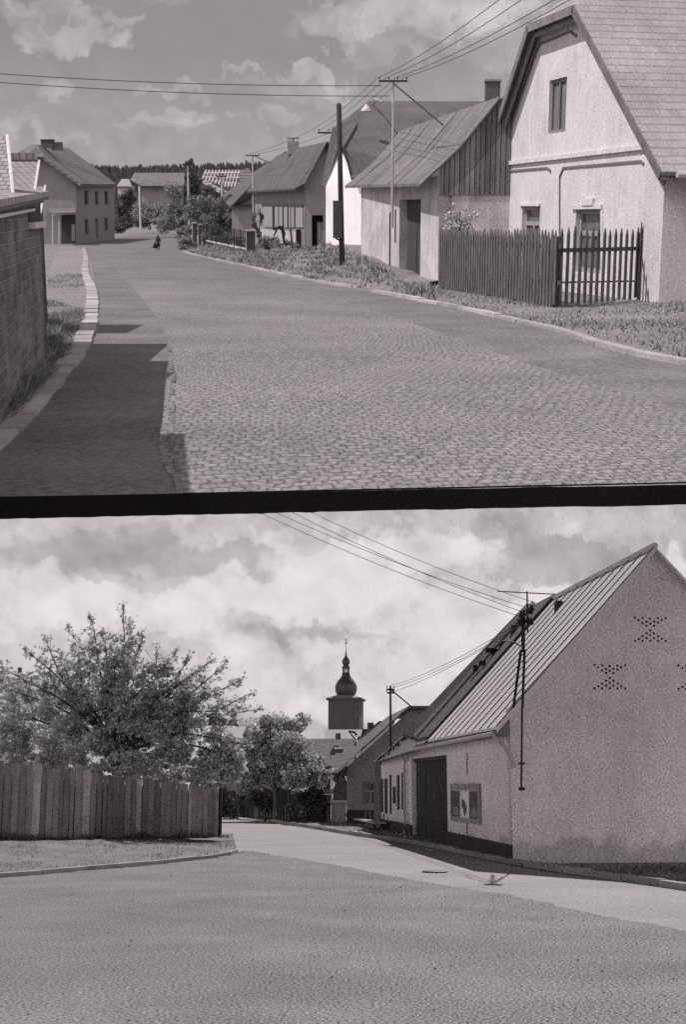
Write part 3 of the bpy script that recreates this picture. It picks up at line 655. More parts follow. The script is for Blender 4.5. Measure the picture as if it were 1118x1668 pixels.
part(t2, 'wall', MB().prism([d(100, 398, 105.5), d(123, 397, 105.5), d(123, 350, 105.5), d(100, 350, 105.5)], V((0, .15, 0))), M['dwood'])
part(t2, 'door', MB().prism([d(116.5, 393, 105.2), d(122, 393, 105.2), d(122, 366, 105.2), d(116.5, 366, 105.2)], V((0, .1, 0))), M['grey'])

# ---- tiled roofs on the far left
def sidehut(name, label, pts, Dt, Db, xr, depth, m, hip=None):
    """small roof with its ridge running away to the left; pts = ridge end, eave end (image)"""
    (rx, ry), (ex, ey) = pts; a, b = d(rx, ry, Dt), d(ex, ey, Db); tt = thing(U, name, label, 'hut', U.ground(a.x - 1, Dt)); lf = V((-3.2, 0, 0))
    rfm = MB().prism([b, a, a + lf, b + lf], -UP * .05)
    if hip: h_ = d(*hip, Dt - .02); e_ = h_ + lf; rfm.prism([a, h_, e_, a + lf], V((0, .05, 0)))
    part(tt, 'roof', rfm, m); part(tt, 'verge_trim', MB().tube([a + V((0, 0, .01)), b + V((0, 0, .01))], .014, 5), M['white'])
    gz = U.zg(a.y); gx = a.x - .05
    part(tt, 'wall', MB().prism([V((gx, b.y + .05, gz)), V((gx, b.y + .05, b.z - .06)), V((gx, a.y - .02, a.z - .06)), V((gx, a.y - .02, gz))], V((-.12, 0, 0))), M['dgrey'])
    return tt
sidehut('tiled_hut', 'small hut with coarse tiled roof and dark end wall just beyond the brick outbuilding', ((64, 264), (52, 345)), 15.6, 13.15, 0, 0, M['tileS'], (54, 250))
sidehut('steep_hut', 'steep tiled roof slope with pale verge rising at the left edge above the outbuilding', ((12, 223), (24, 345)), 12.4, 10.9, 0, 0, M['tileS'])
sidehut('low_hut', 'low dark hut roof just visible between the outbuilding and the two-storey house', ((74, 304), (66, 350)), 18.9, 17.4, 0, 0, M['tileS'])

# ---- brick outbuilding, left foreground
bE = g(75, 600); dirL = V((-.14, 1, 0)).normalized()
t = thing(U, 'brick_outbuilding', 'long weathered brick outbuilding with a thin overhanging roof at the left edge', 'outbuilding', U.ground(-3.2, 12))
aN = V((bE.x, bE.y, 0)) - dirL * 4.8; W = Wall(U, V((bE.x, bE.y, 0)), aN, V((-1, 0, 0)))
zt_ = .12
part(t, 'wall', W.build(MB(), [(0, -1.9), (4.8, -1.9), (4.8, .02), (0, zt_)], [], .3).prism([W.P(0, -1.9), W.P(0, zt_), W.P(0, zt_) + W.n * .75, W.P(0, -1.9) + W.n * .75], dirL * .25).prism([W.P(-.28, -1.9, .0), W.P(-.02, -1.9, .0), W.P(-.02, zt_, .0), W.P(-.28, zt_, .0)], W.n * .3), M['brick'])
ra, rb = V((bE.x, bE.y, 0)) + dirL * .35, aN
q = [V((ra.x + .09, ra.y, .165)), V((ra.x - .8, ra.y, .27)), V((rb.x - .8, rb.y, .16)), V((rb.x + .09, rb.y, .045))]
rf = part(t, 'roof', MB().prism(q, -UP * .05), M['tileL'])
fa = MB()
for k in range(2): o = V((.0, 0, -.052 - .03 * k)); fa.prism([q[0] + o - V((.05 * k + .01, 0, 0)), q[3] + o - V((.05 * k + .01, 0, 0)), q[3] + o - V((.1 + .05 * k, 0, 0)), q[0] + o - V((.1 + .05 * k, 0, 0))], -UP * .026)
part(rf, 'fascia', fa, M['wood'])
part(t, 'ledge', MB().prism([W.P(4.8, -.075, .06), W.P(1.1, -.02, .06), W.P(1.1, .0, .06), W.P(4.8, -.05, .06)], W.n * .05), M['white'])
sr = W.rect(46, 363, 65, 370)
part(t, 'window_sill', MB().pbox(W.P(sr[2], sr[1], .06), W.d * (sr[0] - sr[2]), UP * (sr[3] - sr[1]), W.n * .1), M['white'])
part(t, 'window', MB().pbox(W.P(sr[2], sr[3] + .005, .012), W.d * (sr[0] - sr[2]), UP * .12, W.n * .02), M['dwood'])
part(t, 'shadow_step_wall', MB().prism([W.P(4.75, -1.5), W.P(7.0, -1.5), W.P(7.0, .42), W.P(4.75, .42)], W.n * .25), M['brick'])  # unseen taller wall end, added to step the shadow on the road

# ---- utility poles in the distance
def thinpole(x, y0, y1, D, label, r=.09, mt='pwood', arm=None, cat='pole'):
    f_ = d(x, y0, D); tt = thing(U, 'street_pole', label, cat, f_)
    part(tt, 'pole', MB().tube([f_, V((f_.x, f_.y, U.pz(f_, y1)))], r, 6, r * .8), M[mt])
    if arm: part(tt, 'crossarm', MB().box(V((f_.x, f_.y - .1, U.pz(f_, arm))), .9, .14, .14).box(V((f_.x, f_.y - .1, U.pz(f_, arm - 4))), .5, .14, .1), M['iron'])
thinpole(229, 374, 304, 122, 'slim white pole standing at the bend below the bushes', .11, 'white')
thinpole(309, 400, 262, 118, 'pale pole with dark head in front of the dark conifer', .10, 'pwood', 270)
thinpole(362, 330, 290, 125, 'short pale pole rising between the bushes and the rafters', .10, 'pwood', 289)

# ---- garden fence with piers along the bank
def pier(x, ytop, ybot, D, w, label, two=False):
    f_ = d(x, ybot, D); h_ = (ybot - ytop) / 2200 * D; tt = thing(U, 'gate_pier', label, 'pier', f_)
    part(tt, 'shaft', MB().box(f_ - UP * .1, w, w, h_ + .06), M['dgrey']); part(tt, 'cap', MB().box(f_ + UP * (h_ - .038), w * 1.25, w * 1.25, .08), M['plaster'])
    part(tt, 'pale_edge', MB().box(f_ + V((-w / 2 - .021, 0, -.05)), .04, w, h_), M['plaster'])
pier(409, 377, 412, 72, .42, 'dark square garden pier with a pale cap at the right end of the mesh fence')
pier(318, 365, 408, 88, .22, 'slim dark gate post with a pale cap at the roadside')
pier(326, 367, 397, 92, .16, 'second slim gate post set back beside the roadside one')
t = thing(U, 'mesh_fence', 'low garden fence of wire mesh on a thin pale plinth between the piers', 'fence', d(365, 400, 80))
p0, p1 = d(328, 392, 92), d(404, 408, 74)
part(t, 'plinth', MB().prism([p0, p1, p1 + UP * .12, p0 + UP * .12], V((0, .15, 0))), M['plaster'])
for k in range(9): q_ = p0.lerp(p1, k / 8); part(t, 'post', MB().tube([q_, q_ + UP * 1.05], .035, 5), M['iron'])
mm = MB()
for k in range(56): q_ = p0.lerp(p1, (k + .5) / 56); mm.tube([q_ + UP * .1, q_ + UP * 1.0], .012, 3)
for k in range(6): mm.tube([p0 + UP * (.12 + .17 * k), p1 + UP * (.12 + .17 * k)], .012, 3)
part(t, 'mesh', mm, M['iron'])

# ---- picket fence and gate
def pickets(root, a, b, h, w, gap, m, name='picket', lean=.01, cap=.12, merged=False):
    dd_ = (b - a); Ln = V((dd_.x, dd_.y, 0)).length; u = V((dd_.x, dd_.y, 0)).normalized(); nn_ = V((-u.y, u.x, 0)); n_ = int(Ln / (w + gap)); out_ = MB()
    for k in range(n_):
        s_ = (k + .5) / n_; c = a.lerp(b, s_); z_ = U.zg(c.y) + .03 + rnd.uniform(-.02, .02); hh = h * rnd.uniform(.975, 1.025); o_ = u * rnd.uniform(-lean, lean); l = u * w / 2
        pts = [c - l, c + l, c + l + o_ + UP * (hh - cap), c + o_ + UP * hh, c - l + o_ + UP * (hh - cap)]; pts = [V((p.x, p.y, p.z - c.z + z_)) for p in pts]
        mb_ = out_ if merged else MB(); mb_.prism(pts, nn_ * .02)
        if not merged: part(root, name, mb_, m)
    if merged: part(root, name, out_, m)
t = thing(U, 'picket_fence', 'long close-set dark picket fence running along the garden of the shed', 'fence', g(800, 490))
pa, pb_ = g(714, 470), g(904, 502)
pickets(t, pa, pb_, 1.28, .115, .055, M['picket'], lean=.018)
u_ = V((pb_.x - pa.x, pb_.y - pa.y, 0)).normalized(); bk_ = V((u_.y, -u_.x, 0)) * -.05
for hz in (.38, 1.0):
    part(t, 'rail', MB().prism([pa + bk_ + UP * hz, pb_ + bk_ + UP * hz, pb_ + bk_ + UP * (hz + .08), pa + bk_ + UP * (hz + .08)], bk_ * .8), M['picket'])
for k in range(5): q_ = pa.lerp(pb_, k / 4.4) + bk_ * 2.6; part(t, 'post', MB().box(q_ - UP * .1, .1, .1, 1.25), M['picket'])
t = thing(U, 'picket_gate', 'wide-spaced pointed picket section with a thick rail before the white cottage window', 'fence', g(980, 492))
ga, gb = g(908, 500), g(1040, 489)
pickets(t, ga, gb, 1.32, .085, .115, M['picket'], lean=.014)
uu = V((gb.x - ga.x, gb.y - ga.y, 0)).normalized(); bk2 = V((-uu.y, uu.x, 0)) * .03
part(t, 'rail', MB().prism([ga + bk2 * -1 + UP * .93, gb + bk2 * -1 + UP * .93, gb - bk2 + UP * 1.0, ga - bk2 + UP * 1.0], -bk2 * 1.0), M['dwood'])
part(t, 'rail', MB().prism([ga + bk2 + UP * .40, gb + bk2 + UP * .34, gb + bk2 + UP * .37, ga + bk2 + UP * .43], bk2 * 1.0), M['picket'])
part(t, 'post', MB().box(ga - uu * .02 + bk2 - UP * .1, .11, .11, 1.3), M['dwood'])
t = thing(U, 'fence_return', 'short dark bundle of weathered pickets closing the fence at the white cottage corner', 'fence', g(1052, 488))
pickets(t, g(1040, 490), g(1062, 484), 1.40, .07, .012, M['picket'], lean=.02)
part(t, 'post', MB().box(g(1057, 487) - UP * .1, .12, .12, 1.35), M['dwood'])

# ---- plants
t = thing(U, 'climbing_plant', 'straggling climbing plant spilling over the fence against the dark shed wall', 'plant', g(750, 470) + V((0, .25, 0)))
st = MB(); lv = MB(); rn = random.Random(4); bc = d(750, 362, 31.6); fb = V((bc.x, bc.y, U.zg(bc.y)))
for k in range(7): e = bc + V((rn.uniform(-.35, .35), rn.uniform(-.1, .1), rn.uniform(-.1, .28))); st.tube([fb + V((rn.uniform(-.1, .1), 0, 0)), fb.lerp(e, .6) + V((rn.uniform(-.1, .1), 0, 0)), e], .012, 4)
for c_, r_, n_ in ((d(740, 372, 31.5), .22, 260), (d(760, 366, 31.5), .20, 220), (d(752, 352, 31.5), .18, 160), (d(733, 352, 31.6), .12, 80), (d(772, 350, 31.6), .12, 70), (d(737, 335, 31.6), .06, 22)): blob_leaves(lv, c_, (r_ * 1.2, r_ * .6, r_), n_, .06, rn, .2)
part(t, 'stem', st, M['bark']); part(t, 'leaves', lv, M['leafM'], normals=False)
def UB(x, y, rx, ry, D, n): return (tuple(d(x, y, D)), (rx / 2200 * D, rx / 2200 * D, ry / 2200 * D), n)
def bush(label, x, yb, D, bl, m='leafU', cat='shrub', sz=.34, seed=1, sub=7):
    tree(U, 'garden_shrub' if cat == 'shrub' else 'garden_tree', label, d(x, yb, D), [UB(*b[:4], D + (b[5] if len(b) > 5 else 0), b[4]) for b in bl] + ([UB(x, yb - bl[0][2] * .7, bl[0][2] * 1.3, bl[0][2] * .7, D, bl[0][4])] if cat == 'shrub' and bl[0][4] > 250 else []), None, sz * .62, .08, cat, 'bushes and trees beyond the bend', m, seed=seed, sub=sub, dens=3.2)
bush('shrub against the corner of the two-storey house', 200, 376, 140, [(200, 345, 16, 30, 700), (207, 322, 14, 14, 300)], 'leafD', seed=2)
bush('broad pale bush below the barn wall', 245, 374, 150, [(232, 345, 22, 26, 800), (262, 352, 22, 22, 700), (225, 362, 20, 12, 350)], 'leafU', seed=3)
bush('rounded bush in front of the barn roof corner', 282, 372, 145, [(283, 330, 20, 24, 800), (290, 352, 18, 20, 600), (268, 362, 22, 10, 300)], 'leafU', seed=4)
bush('leafy bush reaching over the bend in the road', 318, 398, 110, [(312, 352, 22, 22, 900), (330, 335, 20, 20, 800), (345, 360, 20, 22, 800), (300, 372, 14, 14, 400)], 'leafU', seed=5, sz=.30)
bush('dark leafy bush beside the rear cottage wall', 365, 398, 104, [(366, 352, 16, 26, 800), (380, 372, 14, 18, 500), (352, 378, 16, 14, 400)], 'leafD', seed=6, sz=.30)
bush('tall dark conifer behind the pale pole', 314, 375, 130, [(312, 318, 13, 18, 600), (313, 298, 13, 16, 600), (310, 280, 9, 12, 350), (308, 265, 6, 6, 120)], 'leafD', 'tree', seed=7)
bush('small dark tree behind the unfinished house', 344, 360, 132, [(350, 322, 16, 14, 500), (332, 316, 12, 12, 300)], 'leafD', 'tree', seed=8)
bush('low weedy bush at the foot of the gate post', 303, 410, 86, [(302, 398, 12, 12, 420), (312, 402, 8, 8, 200)], 'leafU', seed=9, sz=.2)
bush('scrubby bush in front of the veranda', 445, 404, 73, [(432, 396, 14, 10, 350), (452, 398, 13, 8, 300), (470, 398, 12, 8, 260)], 'leafU', seed=10, sz=.16)
bush('thin shrub against the veranda post', 422, 400, 78, [(424, 352, 6, 12, 90), (421, 372, 6, 12, 120), (415, 360, 6, 12, 90)], 'leafD', seed=12, sz=.16, sub=4)
for i_, (x_, y_, D_, rx_, ry_, lb_) in enumerate(((345, 395, 90, 16, 10, 'leafy shrub behind the mesh fence near the gate posts'), (375, 398, 84, 18, 11, 'leafy shrub in the middle of the mesh fence garden'), (392, 402, 80, 14, 12, 'leafy shrub beside the capped garden pier'), (488, 408, 68, 12, 8, 'low bush in the weeds below the narrow side door'), (540, 404, 58, 14, 8, 'low bush at the foot of the bright white gable'), (610, 440, 37, 14, 9, 'tuft of tall weeds at the foot of the stained shed wall'))):
    bush(lb_, x_, y_ + 4, D_, [(x_ - rx_ * .4, y_ - ry_ * .5, rx_ * .7, ry_, 220), (x_ + rx_ * .5, y_ - ry_ * .3, rx_ * .7, ry_ * .8, 200)], 'leafU', seed=70 + i_, sz=.2 if D_ > 50 else .1, sub=5)
t = thing(U, 'hay_pole', 'thin stake leaning in the weeds before the veranda', 'stake', d(478, 412, 68))
part(t, 'stake', MB().tube([d(478, 412, 68), d(473, 372, 68)], .05, 5), M['dwood'])

# ---- hill with forest
mb = MB(); nx = 40
for j, (D, yy) in enumerate(((600, 330), (700, 312), (800, 300), (900, 292), (980, 285), (1050, 276))):
    for i in range(nx + 1):
        px = -300 + 1700 * i / nx; p = d(px, yy + 4 * math.sin(px / 130) + (3 if j else 40), D); mb.v.append(p)
for j in range(5):
    for i in range(nx): mb.f.append([j * (nx + 1) + i, j * (nx + 1) + i + 1, (j + 1) * (nx + 1) + i + 1, (j + 1) * (nx + 1) + i])
solo(U, 'wooded_hill', mb, M['forest'], kind='structure', normals=False)
mb = MB(); rn = random.Random(11)
for k in range(5200):
    j = rn.random(); D = 640 + 410 * j; yy = 322 - 46 * j; px = rn.uniform(120, 560); p = d(px, yy + 4 * math.sin(px / 130), D); h_ = rn.uniform(3.5, 6.5) * (1.25 if rn.random() < .05 else 1); r_ = rn.uniform(1.2, 2.2); q = len(mb.v)
    for z_, rr2 in ((0, r_), (h_ * .5, r_ * .75)):
        for a_ in range(5): mb.v.append(p + V((rr2 * math.cos(a_ * 1.257) * rn.uniform(.7, 1.2), rr2 * math.sin(a_ * 1.257), z_)))
    mb.v.append(p + UP * h_)
    for a_ in range(5): b_ = (a_ + 1) % 5; mb.f += [[q + a_, q + b_, q + 5 + b_, q + 5 + a_], [q + 5 + a_, q + 5 + b_, q + 10]]
solo(U, 'forest', mb, M['forest'], kind='stuff', normals=False)

# ---- wires
m1 = [d(616, 127, 35.1), d(629, 127, 35.1), d(645, 127, 35.1), d(658, 127, 35.1)]
far = [d(880, -52, 17), d(925, -52, 17), d(990, -52, 17), d(1010, -46, 17)]
gw_ = 'overhead wires climbing to the upper right'
for i, (a_, b_) in enumerate(zip(m1, far)):
    wire(U, 'overhead_wire', a_, b_, .12, .0065, ('outermost left', 'second', 'third', 'outermost right')[i] + ' of the wires climbing from the shed mast to the upper right', gw_)
m2 = [d(504, 214, 65.9), d(518, 214, 65.9), d(530, 214, 65.9), d(545, 214, 65.9)]
for i, (a_, b_) in enumerate(zip(m1, m2)): wire(U, 'overhead_wire', a_, b_, .12, .008, ('outermost left', 'second', 'third', 'outermost right')[i] + ' of the wires between shed mast and ridge crossarm', 'wires between the masts')
for i, (a_, b_) in enumerate(zip(m2[::3], (d(405, 251, 83.9), d(419, 251, 83.9)))): wire(U, 'overhead_wire', a_, b_, .12, .010, ('left', 'right')[i] + ' wire between the ridge crossarm and the veranda cottage mast', 'wires to the far mast')
wire(U, 'overhead_wire', d(-40, 118, 33), d(622, 140, 35.3), .10, .009, 'upper of the two wires crossing the sky to the left edge', 'wires crossing the sky')
wire(U, 'overhead_wire', d(-40, 132, 33), d(634, 157, 35.3), .10, .009, 'lower of the two wires crossing the sky to the left edge', 'wires crossing the sky')

# ---- people
JJ = {'pelvis': (0, 0, .52, .075), 'belly': (0, 0, .62, .085), 'chest': (0, .01, .76, .095), 'neck': (0, .01, .85, .035), 'chin': (0, 0, .89, .05), 'head': (0, 0, .95, .062),
      'kneeL': (-.055, -.01, .28, .045), 'footL': (-.06, .03, .03, .03), 'toeL': (-.06, -.06, .02, .025), 'kneeR': (.055, -.05, .28, .045), 'footR': (.07, -.09, .04, .03), 'toeR': (.07, -.16, .02, .025),
      'shL': (-.12, .01, .80, .04), 'elL': (-.17, 0, .64, .03), 'haL': (-.17, -.05, .5, .025), 'shR': (.12, .01, .80, .04), 'elR': (.16, .02, .64, .03), 'haR': (.16, -.03, .5, .025),
      '_': [('pelvis', 'belly'), ('belly', 'chest'), ('chest', 'neck'), ('neck', 'chin'), ('chin', 'head'), ('pelvis', 'kneeL'), ('kneeL', 'footL'), ('footL', 'toeL'), ('pelvis', 'kneeR'), ('kneeR', 'footR'), ('footR', 'toeR'), ('chest', 'shL'), ('shL', 'elL'), ('elL', 'haL'), ('chest', 'shR'), ('shR', 'elR'), ('elR', 'haR')]}
fp = g(258, 408, .012)
t = figure(U, 'person', 'small figure in a dark coat and pointed hood walking on the cobbled street', fp, .86, JJ)
part(t, 'coat', MB().lathe(fp, [(.12, .22), (.115, .34), (.075, .46), (.11, .58), (.12, .64), (.05, .71)], 14), M['cloth'], smooth=True)
part(t, 'hood', MB().lathe(fp + V((0, .02, 0)), [(.045, .70), (.07, .74), (.075, .80), (.05, .85), (.012, .89)], 12), M['cloth'], smooth=True)
solo(U, 'bag', MB().lathe(fp + V((-.19, -.03, 0)), [(.05, .10), (.12, .13), (.13, .25), (.08, .36), (.02, .47)], 10), M['cloth'], 'dark bag carried low beside the walking figure', 'bag', smooth=True)
JB = dict(JJ); JB.update({'pelvis': (.1, 0, .52, .085), 'belly': (.02, 0, .60, .085), 'chest': (-.12, 0, .60, .095), 'neck': (-.22, 0, .56, .035), 'chin': (-.26, 0, .53, .05), 'head': (-.31, 0, .51, .06),
     'shL': (-.16, -.1, .57, .04), 'elL': (-.2, -.12, .42, .03), 'haL': (-.26, -.08, .28, .025), 'shR': (-.16, .1, .57, .04), 'elR': (-.2, .12, .42, .03), 'haR': (-.28, .08, .3, .025),
     'kneeL': (.06, -.06, .28, .05), 'footL': (.1, -.07, .03, .03), 'toeL': (.0, -.07, .02, .025), 'kneeR': (.06, .06, .28, .05), 'footR': (.1, .07, .03, .03), 'toeR': (0, .07, .02, .025)})
t = figure(U, 'person', 'person in dark clothes bending over in the garden before the veranda', d(459, 399, 71), 1.5, JB)

# ================================================================ LOWER STREET
g, d = L.g, L.d
solo(L, 'ground', MB().poly([(-260, -20, -.012), (260, -20, -.012), (260, 700, -.012), (-260, 700, -.012)]), M['turfL'], kind='structure', normals=False)
yard_ = [g(-400, 1700), g(1600, 1700), g(1500, 1580), g(1118, 1516), g(860, 1466), g(700, 1438), g(540, 1408), g(460, 1395), g(400, 1386), g(378, 1392), g(330, 1400), g(240, 1410), g(120, 1420), g(0, 1431), g(-300, 1455)]
_r = random.Random(2); _h = 0; yard = [yard_[0]] + dense(yard_[1:], 420)
for p in yard[1:]:
    _h = _h * .75 + _r.gauss(0, .035)
    if p.y > 12: p.x += _h; p.y += _h * .6
for p in yard: p.z = .007
solo(L, 'dirt_yard', MB().poly(yard), M['dirt'], kind='structure', normals=False)
rdL = dense([g(*p) for p in ((1500, 1582), (1118, 1516), (860, 1466), (700, 1438), (540, 1408), (400, 1386), (330, 1362), (330, 1340), (200, 1322), (0, 1312))], 220)
for p in rdL: p.y -= .25; p.x -= .25
rdR = dense([g(*p) for p in ((1500, 1508), (1118, 1452), (975, 1431), (835, 1410), (663, 1374), (560, 1359), (450, 1341), (357, 1326), (200, 1313), (0, 1306))], 220)
strip_surface(L, 'road', rdL, rdR, 'asphalt', dz=.002, cols=4)
kR = dense([g(*p) for p in ((1400, 1492), (1118, 1449), (975, 1428), (835, 1407), (663, 1372), (580, 1360), (450, 1339), (357, 1324))], 40)
kerb(L, 'kerb', kR, .14, .10, 1.4, 'kerbd', 13, side=-1)
pvL = [g(*p) for p in ((835, 1404.5), (663, 1370), (580, 1358), (450, 1337), (357, 1322), (200, 1310))]
pvR = [p + V((w_, 0, 0)) for p, w_ in zip(pvL, (.6, 1.0, 1.8, 3.0, 4.5, 6))]
strip_surface(L, 'pavement', pvL, pvR, 'dirt', dz=.09, cols=3, zf=lambda p: 0)
kl_ = dense([g(*p) for p in ((-200, 1440), (0, 1428), (100, 1421), (180, 1414), (260, 1407), (330, 1399), (372, 1393), (388, 1388))], 30)
kerb(L, 'kerb', kl_, .16, .07, 1.1, 'kerb', 14, side=1)

# fence line and the banked verge in front of it
fL0 = d(-90, 1365, 31.5); fA_ = V((d(0, 1365, 34).x, 34, .25)); fB_ = g(355, 1364)
def bank2(x, y):
    t_ = max(0, min(1, (x - fA_.x) / (fB_.x - fA_.x))); yf = fA_.y + (fB_.y - fA_.y) * t_ ; k = max(0, min(1, (y - 24) / (yf - 24))); return .28 * (1 - t_) * k + .004
mb = MB(); fdir = (fB_ - fA_); fdir.z = 0; fst = fA_ - fdir.normalized() * 6
A2 = dense([fst, fA_, fA_.lerp(fB_, .5), fB_, fB_ + V((.35, 1.5, 0))], 40); B2 = dense([g(-260, 1443), g(0, 1428), g(180, 1414), g(330, 1399), g(386, 1386)], 40)
for i in range(41):
    for j in range(13):
        k = j / 10; p = B2[i].lerp(A2[i], k) ; mb.v.append(V((p.x, p.y, bank2(p.x, p.y) + (rnd.uniform(0, .03) if 0 < j else 0))))
for i in range(40):
    for j in range(12): mb.f.append([i * 13 + j, i * 13 + j + 1, (i + 1) * 13 + j + 1, (i + 1) * 13 + j])
solo(L, 'grass_verge', mb, M['turfL'], kind='structure', normals=False)
grass(L, 'dry_grass', A2 + B2[::-1], 5200, .05, .006, 'grassL', bank2, 21)
fw_ = [p + V((0, -.45, 0)) for p in (fst, fA_, fB_)] + [fB_ + V((.35, -.2, 0)), fB_ + V((.3, .25, 0)), fst + V((0, .2, 0))]
grass(L, 'weeds', fw_, 2600, .16, .010, 'grass', bank2, 22)

t = thing(L, 'plank_fence', 'tall weathered plank fence with uneven vertical boards in front of the fruit tree', 'fence', fA_.lerp(fB_, .5))
u = fdir.normalized(); nn = V((-u.y, u.x, 0)); Lf = (fB_ - fst).length; s = 0; k = 0; rn = random.Random(31)
zl = L.pz(fA_, 1240); zr = L.pz(fB_, 1284)
while s < Lf - .1:
    w = rn.choice((.20, .24, .27, .30, .34)); c = fst + u * s; e = fst + u * min(s + w - rn.uniform(.015, .05), Lf); tt = ((c.x - fA_.x) / (fB_.x - fA_.x)); zt = zl + (zr - zl) * tt + rn.uniform(-.05, .05); zb = bank2(c.x, c.y) + .03
    o = nn * -rn.uniform(0, .02)
    part(t, 'plank', MB().prism([V((c.x, c.y, zb)) + o, V((e.x, e.y, zb)) + o, V((e.x, e.y, zt + rn.uniform(-.01, .01))) + o, V((c.x, c.y, zt)) + o], nn * .022), M[rn.choice(('fencew', 'fencew2', 'fencew2', 'fencew3', 'fencew3'))])
    s += w
part(t, 'gap_shade_panel', MB().prism([V((fst.x, fst.y, .3)) + nn * .09, V((fB_.x, fB_.y, .05)) + nn * .09, V((fB_.x, fB_.y, zr - .12)) + nn * .09, V((fst.x, fst.y, zl + .0)) + nn * .09], nn * .02), M['dgrey'])  # dark panel added behind the planks to put shade into their gaps
for hz in (.35, .78):
    a, b = fst + nn * .03, fB_ + nn * .03
    part(t, 'rail', MB().prism([V((a.x, a.y, .3 + (zl) * hz)), V((b.x, b.y, (zr) * hz)), V((b.x, b.y, (zr) * hz + .08)), V((a.x, a.y, .3 + zl * hz + .08))], nn * .05), M['wood'])
part(t, 'post', MB().box(fB_ + V((-.09, -.09, .0)), .14, .14, zr - .02), M['pwood'], 'pale corner post')
part(t, 'post', MB().box(fB_ + V((.05, .05, 0)), .12, .12, zr + .03), M['dwood'])

# ---- main house with standing-seam roof
A0, B0 = g(836, 1405), g(663, 1363)
t = thing(L, 'seam_roof_house', 'long low house with bright metal roof and patterned vent holes in its blank gable', 'house', A0)
W = Wall(L, A0, B0, V((1, 0, 0))); G = Wall(L, A0, A0 + W.n * 6, W.d)
DL = lambda D: (D - A0.y) / W.d.y
gate = W.rect(728, 1229, 672, 1375); gate = (gate[0], -.01, gate[2], gate[3])
ol = [(0, -.1), (W.len + 5.8, -.1), (W.len + 5.8, 2.45), (W.len, 2.62), (0, 2.66)]
wn = [W.rect(*q) for q in ((629, 1270, 624, 1322), (640, 1272, 636, 1322))]
mw = W.build(MB(), ol, [gate], .35)
ez, rz = G.sz(838, 1152), G.sz(1064, 896)
gl_ = [(.351, -.1), (2 * rz[0], -.1), (2 * rz[0], ez[1]), rz, (.0, ez[1] - .03), (0, ez[1] - .4), (.351, ez[1] - .4)]
part(t, 'street_wall', mw, M['lgrey'])
part(t, 'gable_wall', G.build(MB(), [(.0, -.1), (2 * rz[0], -.1), (2 * rz[0], ez[1]), (rz[0], rz[1]), (0, ez[1])], [], .34, out=.012), M['lgrey'])
pl = MB(); W.build(pl, [(0, -.1), (gate[0], -.1), (gate[0], .40), (0, .36)], [], .05, .04); part(t, 'plinth', pl, M['dgrey']); pl = MB(); W.build(pl, [(gate[2], -.1), (W.len + 5.8, -.1), (W.len + 5.8, .42), (gate[2], .40)], [], .05, .04)
part(t, 'plinth', pl, M['dgrey'])
gd = MB(); gw2 = gate[2] - gate[0]
gd.prism([W.P(gate[0], 0, -.14), W.P(gate[2], 0, -.14), W.P(gate[2], gate[3] - .001, -.14), W.P(gate[0], gate[3] - .001, -.14)], W.n * .05)
part(t, 'gate', gd, M['gatew'])
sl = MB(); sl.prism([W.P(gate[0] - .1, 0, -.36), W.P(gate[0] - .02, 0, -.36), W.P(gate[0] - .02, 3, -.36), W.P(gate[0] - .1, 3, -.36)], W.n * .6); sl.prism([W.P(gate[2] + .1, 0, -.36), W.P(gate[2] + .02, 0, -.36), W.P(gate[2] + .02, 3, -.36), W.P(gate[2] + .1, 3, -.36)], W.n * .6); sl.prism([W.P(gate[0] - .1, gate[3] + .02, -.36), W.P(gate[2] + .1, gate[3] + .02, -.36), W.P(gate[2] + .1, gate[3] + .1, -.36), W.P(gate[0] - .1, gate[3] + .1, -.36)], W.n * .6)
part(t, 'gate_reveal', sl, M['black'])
part(t, 'lintel', MB().prism([W.P(gate[0], gate[3] - .10, -.06), W.P(gate[2], gate[3] - .10, -.06), W.P(gate[2], gate[3] - .002, -.06), W.P(gate[0], gate[3] - .002, -.06)], W.n * .1), M['dwood'])
# roof
Q = G.sz(806, 1184); ovh = .16
ES, RSg = (Q[0], Q[1]), (rz[0], rz[1] + .06)
PP = lambda q, o: G.P(q[0], q[1], -o)           # o runs along the street away from the camera
l1 = 8.35; l2 = 10.7
sec = MB().prism([PP(ES, -ovh), PP(RSg, -ovh), PP(RSg, l1), PP(ES, l1)], -UP * .06)
OS = (2 * rz[0] - ES[0], ES[1]); sec.prism([PP(OS, -ovh), PP(RSg, -ovh), PP(RSg, l1), PP(OS, l1)], -UP * .06)
roof = part(t, 'roof', sec, M['sheet'])
k = 0; o = -ovh + .03; sm = 11
rt = (V((RSg[0] - ES[0], RSg[1] - ES[1]))); rl_ = rt.length
up_n = V((-rt.y, rt.x)) / rl_
for k in range(sm):
    o = -ovh + .03 + (l1 + ovh - .06) * k / (sm - 1); a, b = PP(ES, o), PP(RSg, o); w_ = W.d * .034
    n3 = (G.d * up_n.x + UP * up_n.y)
    part(roof, 'seam', MB().prism([a - w_ * .5, b - w_ * .5, b + w_ * .5, a + w_ * .5], n3 * .017), M['seam'])
rc = MB().tube([PP(RSg, -ovh) + UP * .02, PP(RSg, l1) + UP * .02], .07, 8); part(roof, 'ridge_cap', rc, M['sheet'])
vf = MB().prism([PP(ES, -ovh - .02), PP(RSg, -ovh - .02), PP((RSg[0], RSg[1] - .13), -ovh - .02), PP((ES[0], ES[1] - .13), -ovh - .02)], W.d * .02); part(roof, 'verge_strip', vf, M['sheet'])
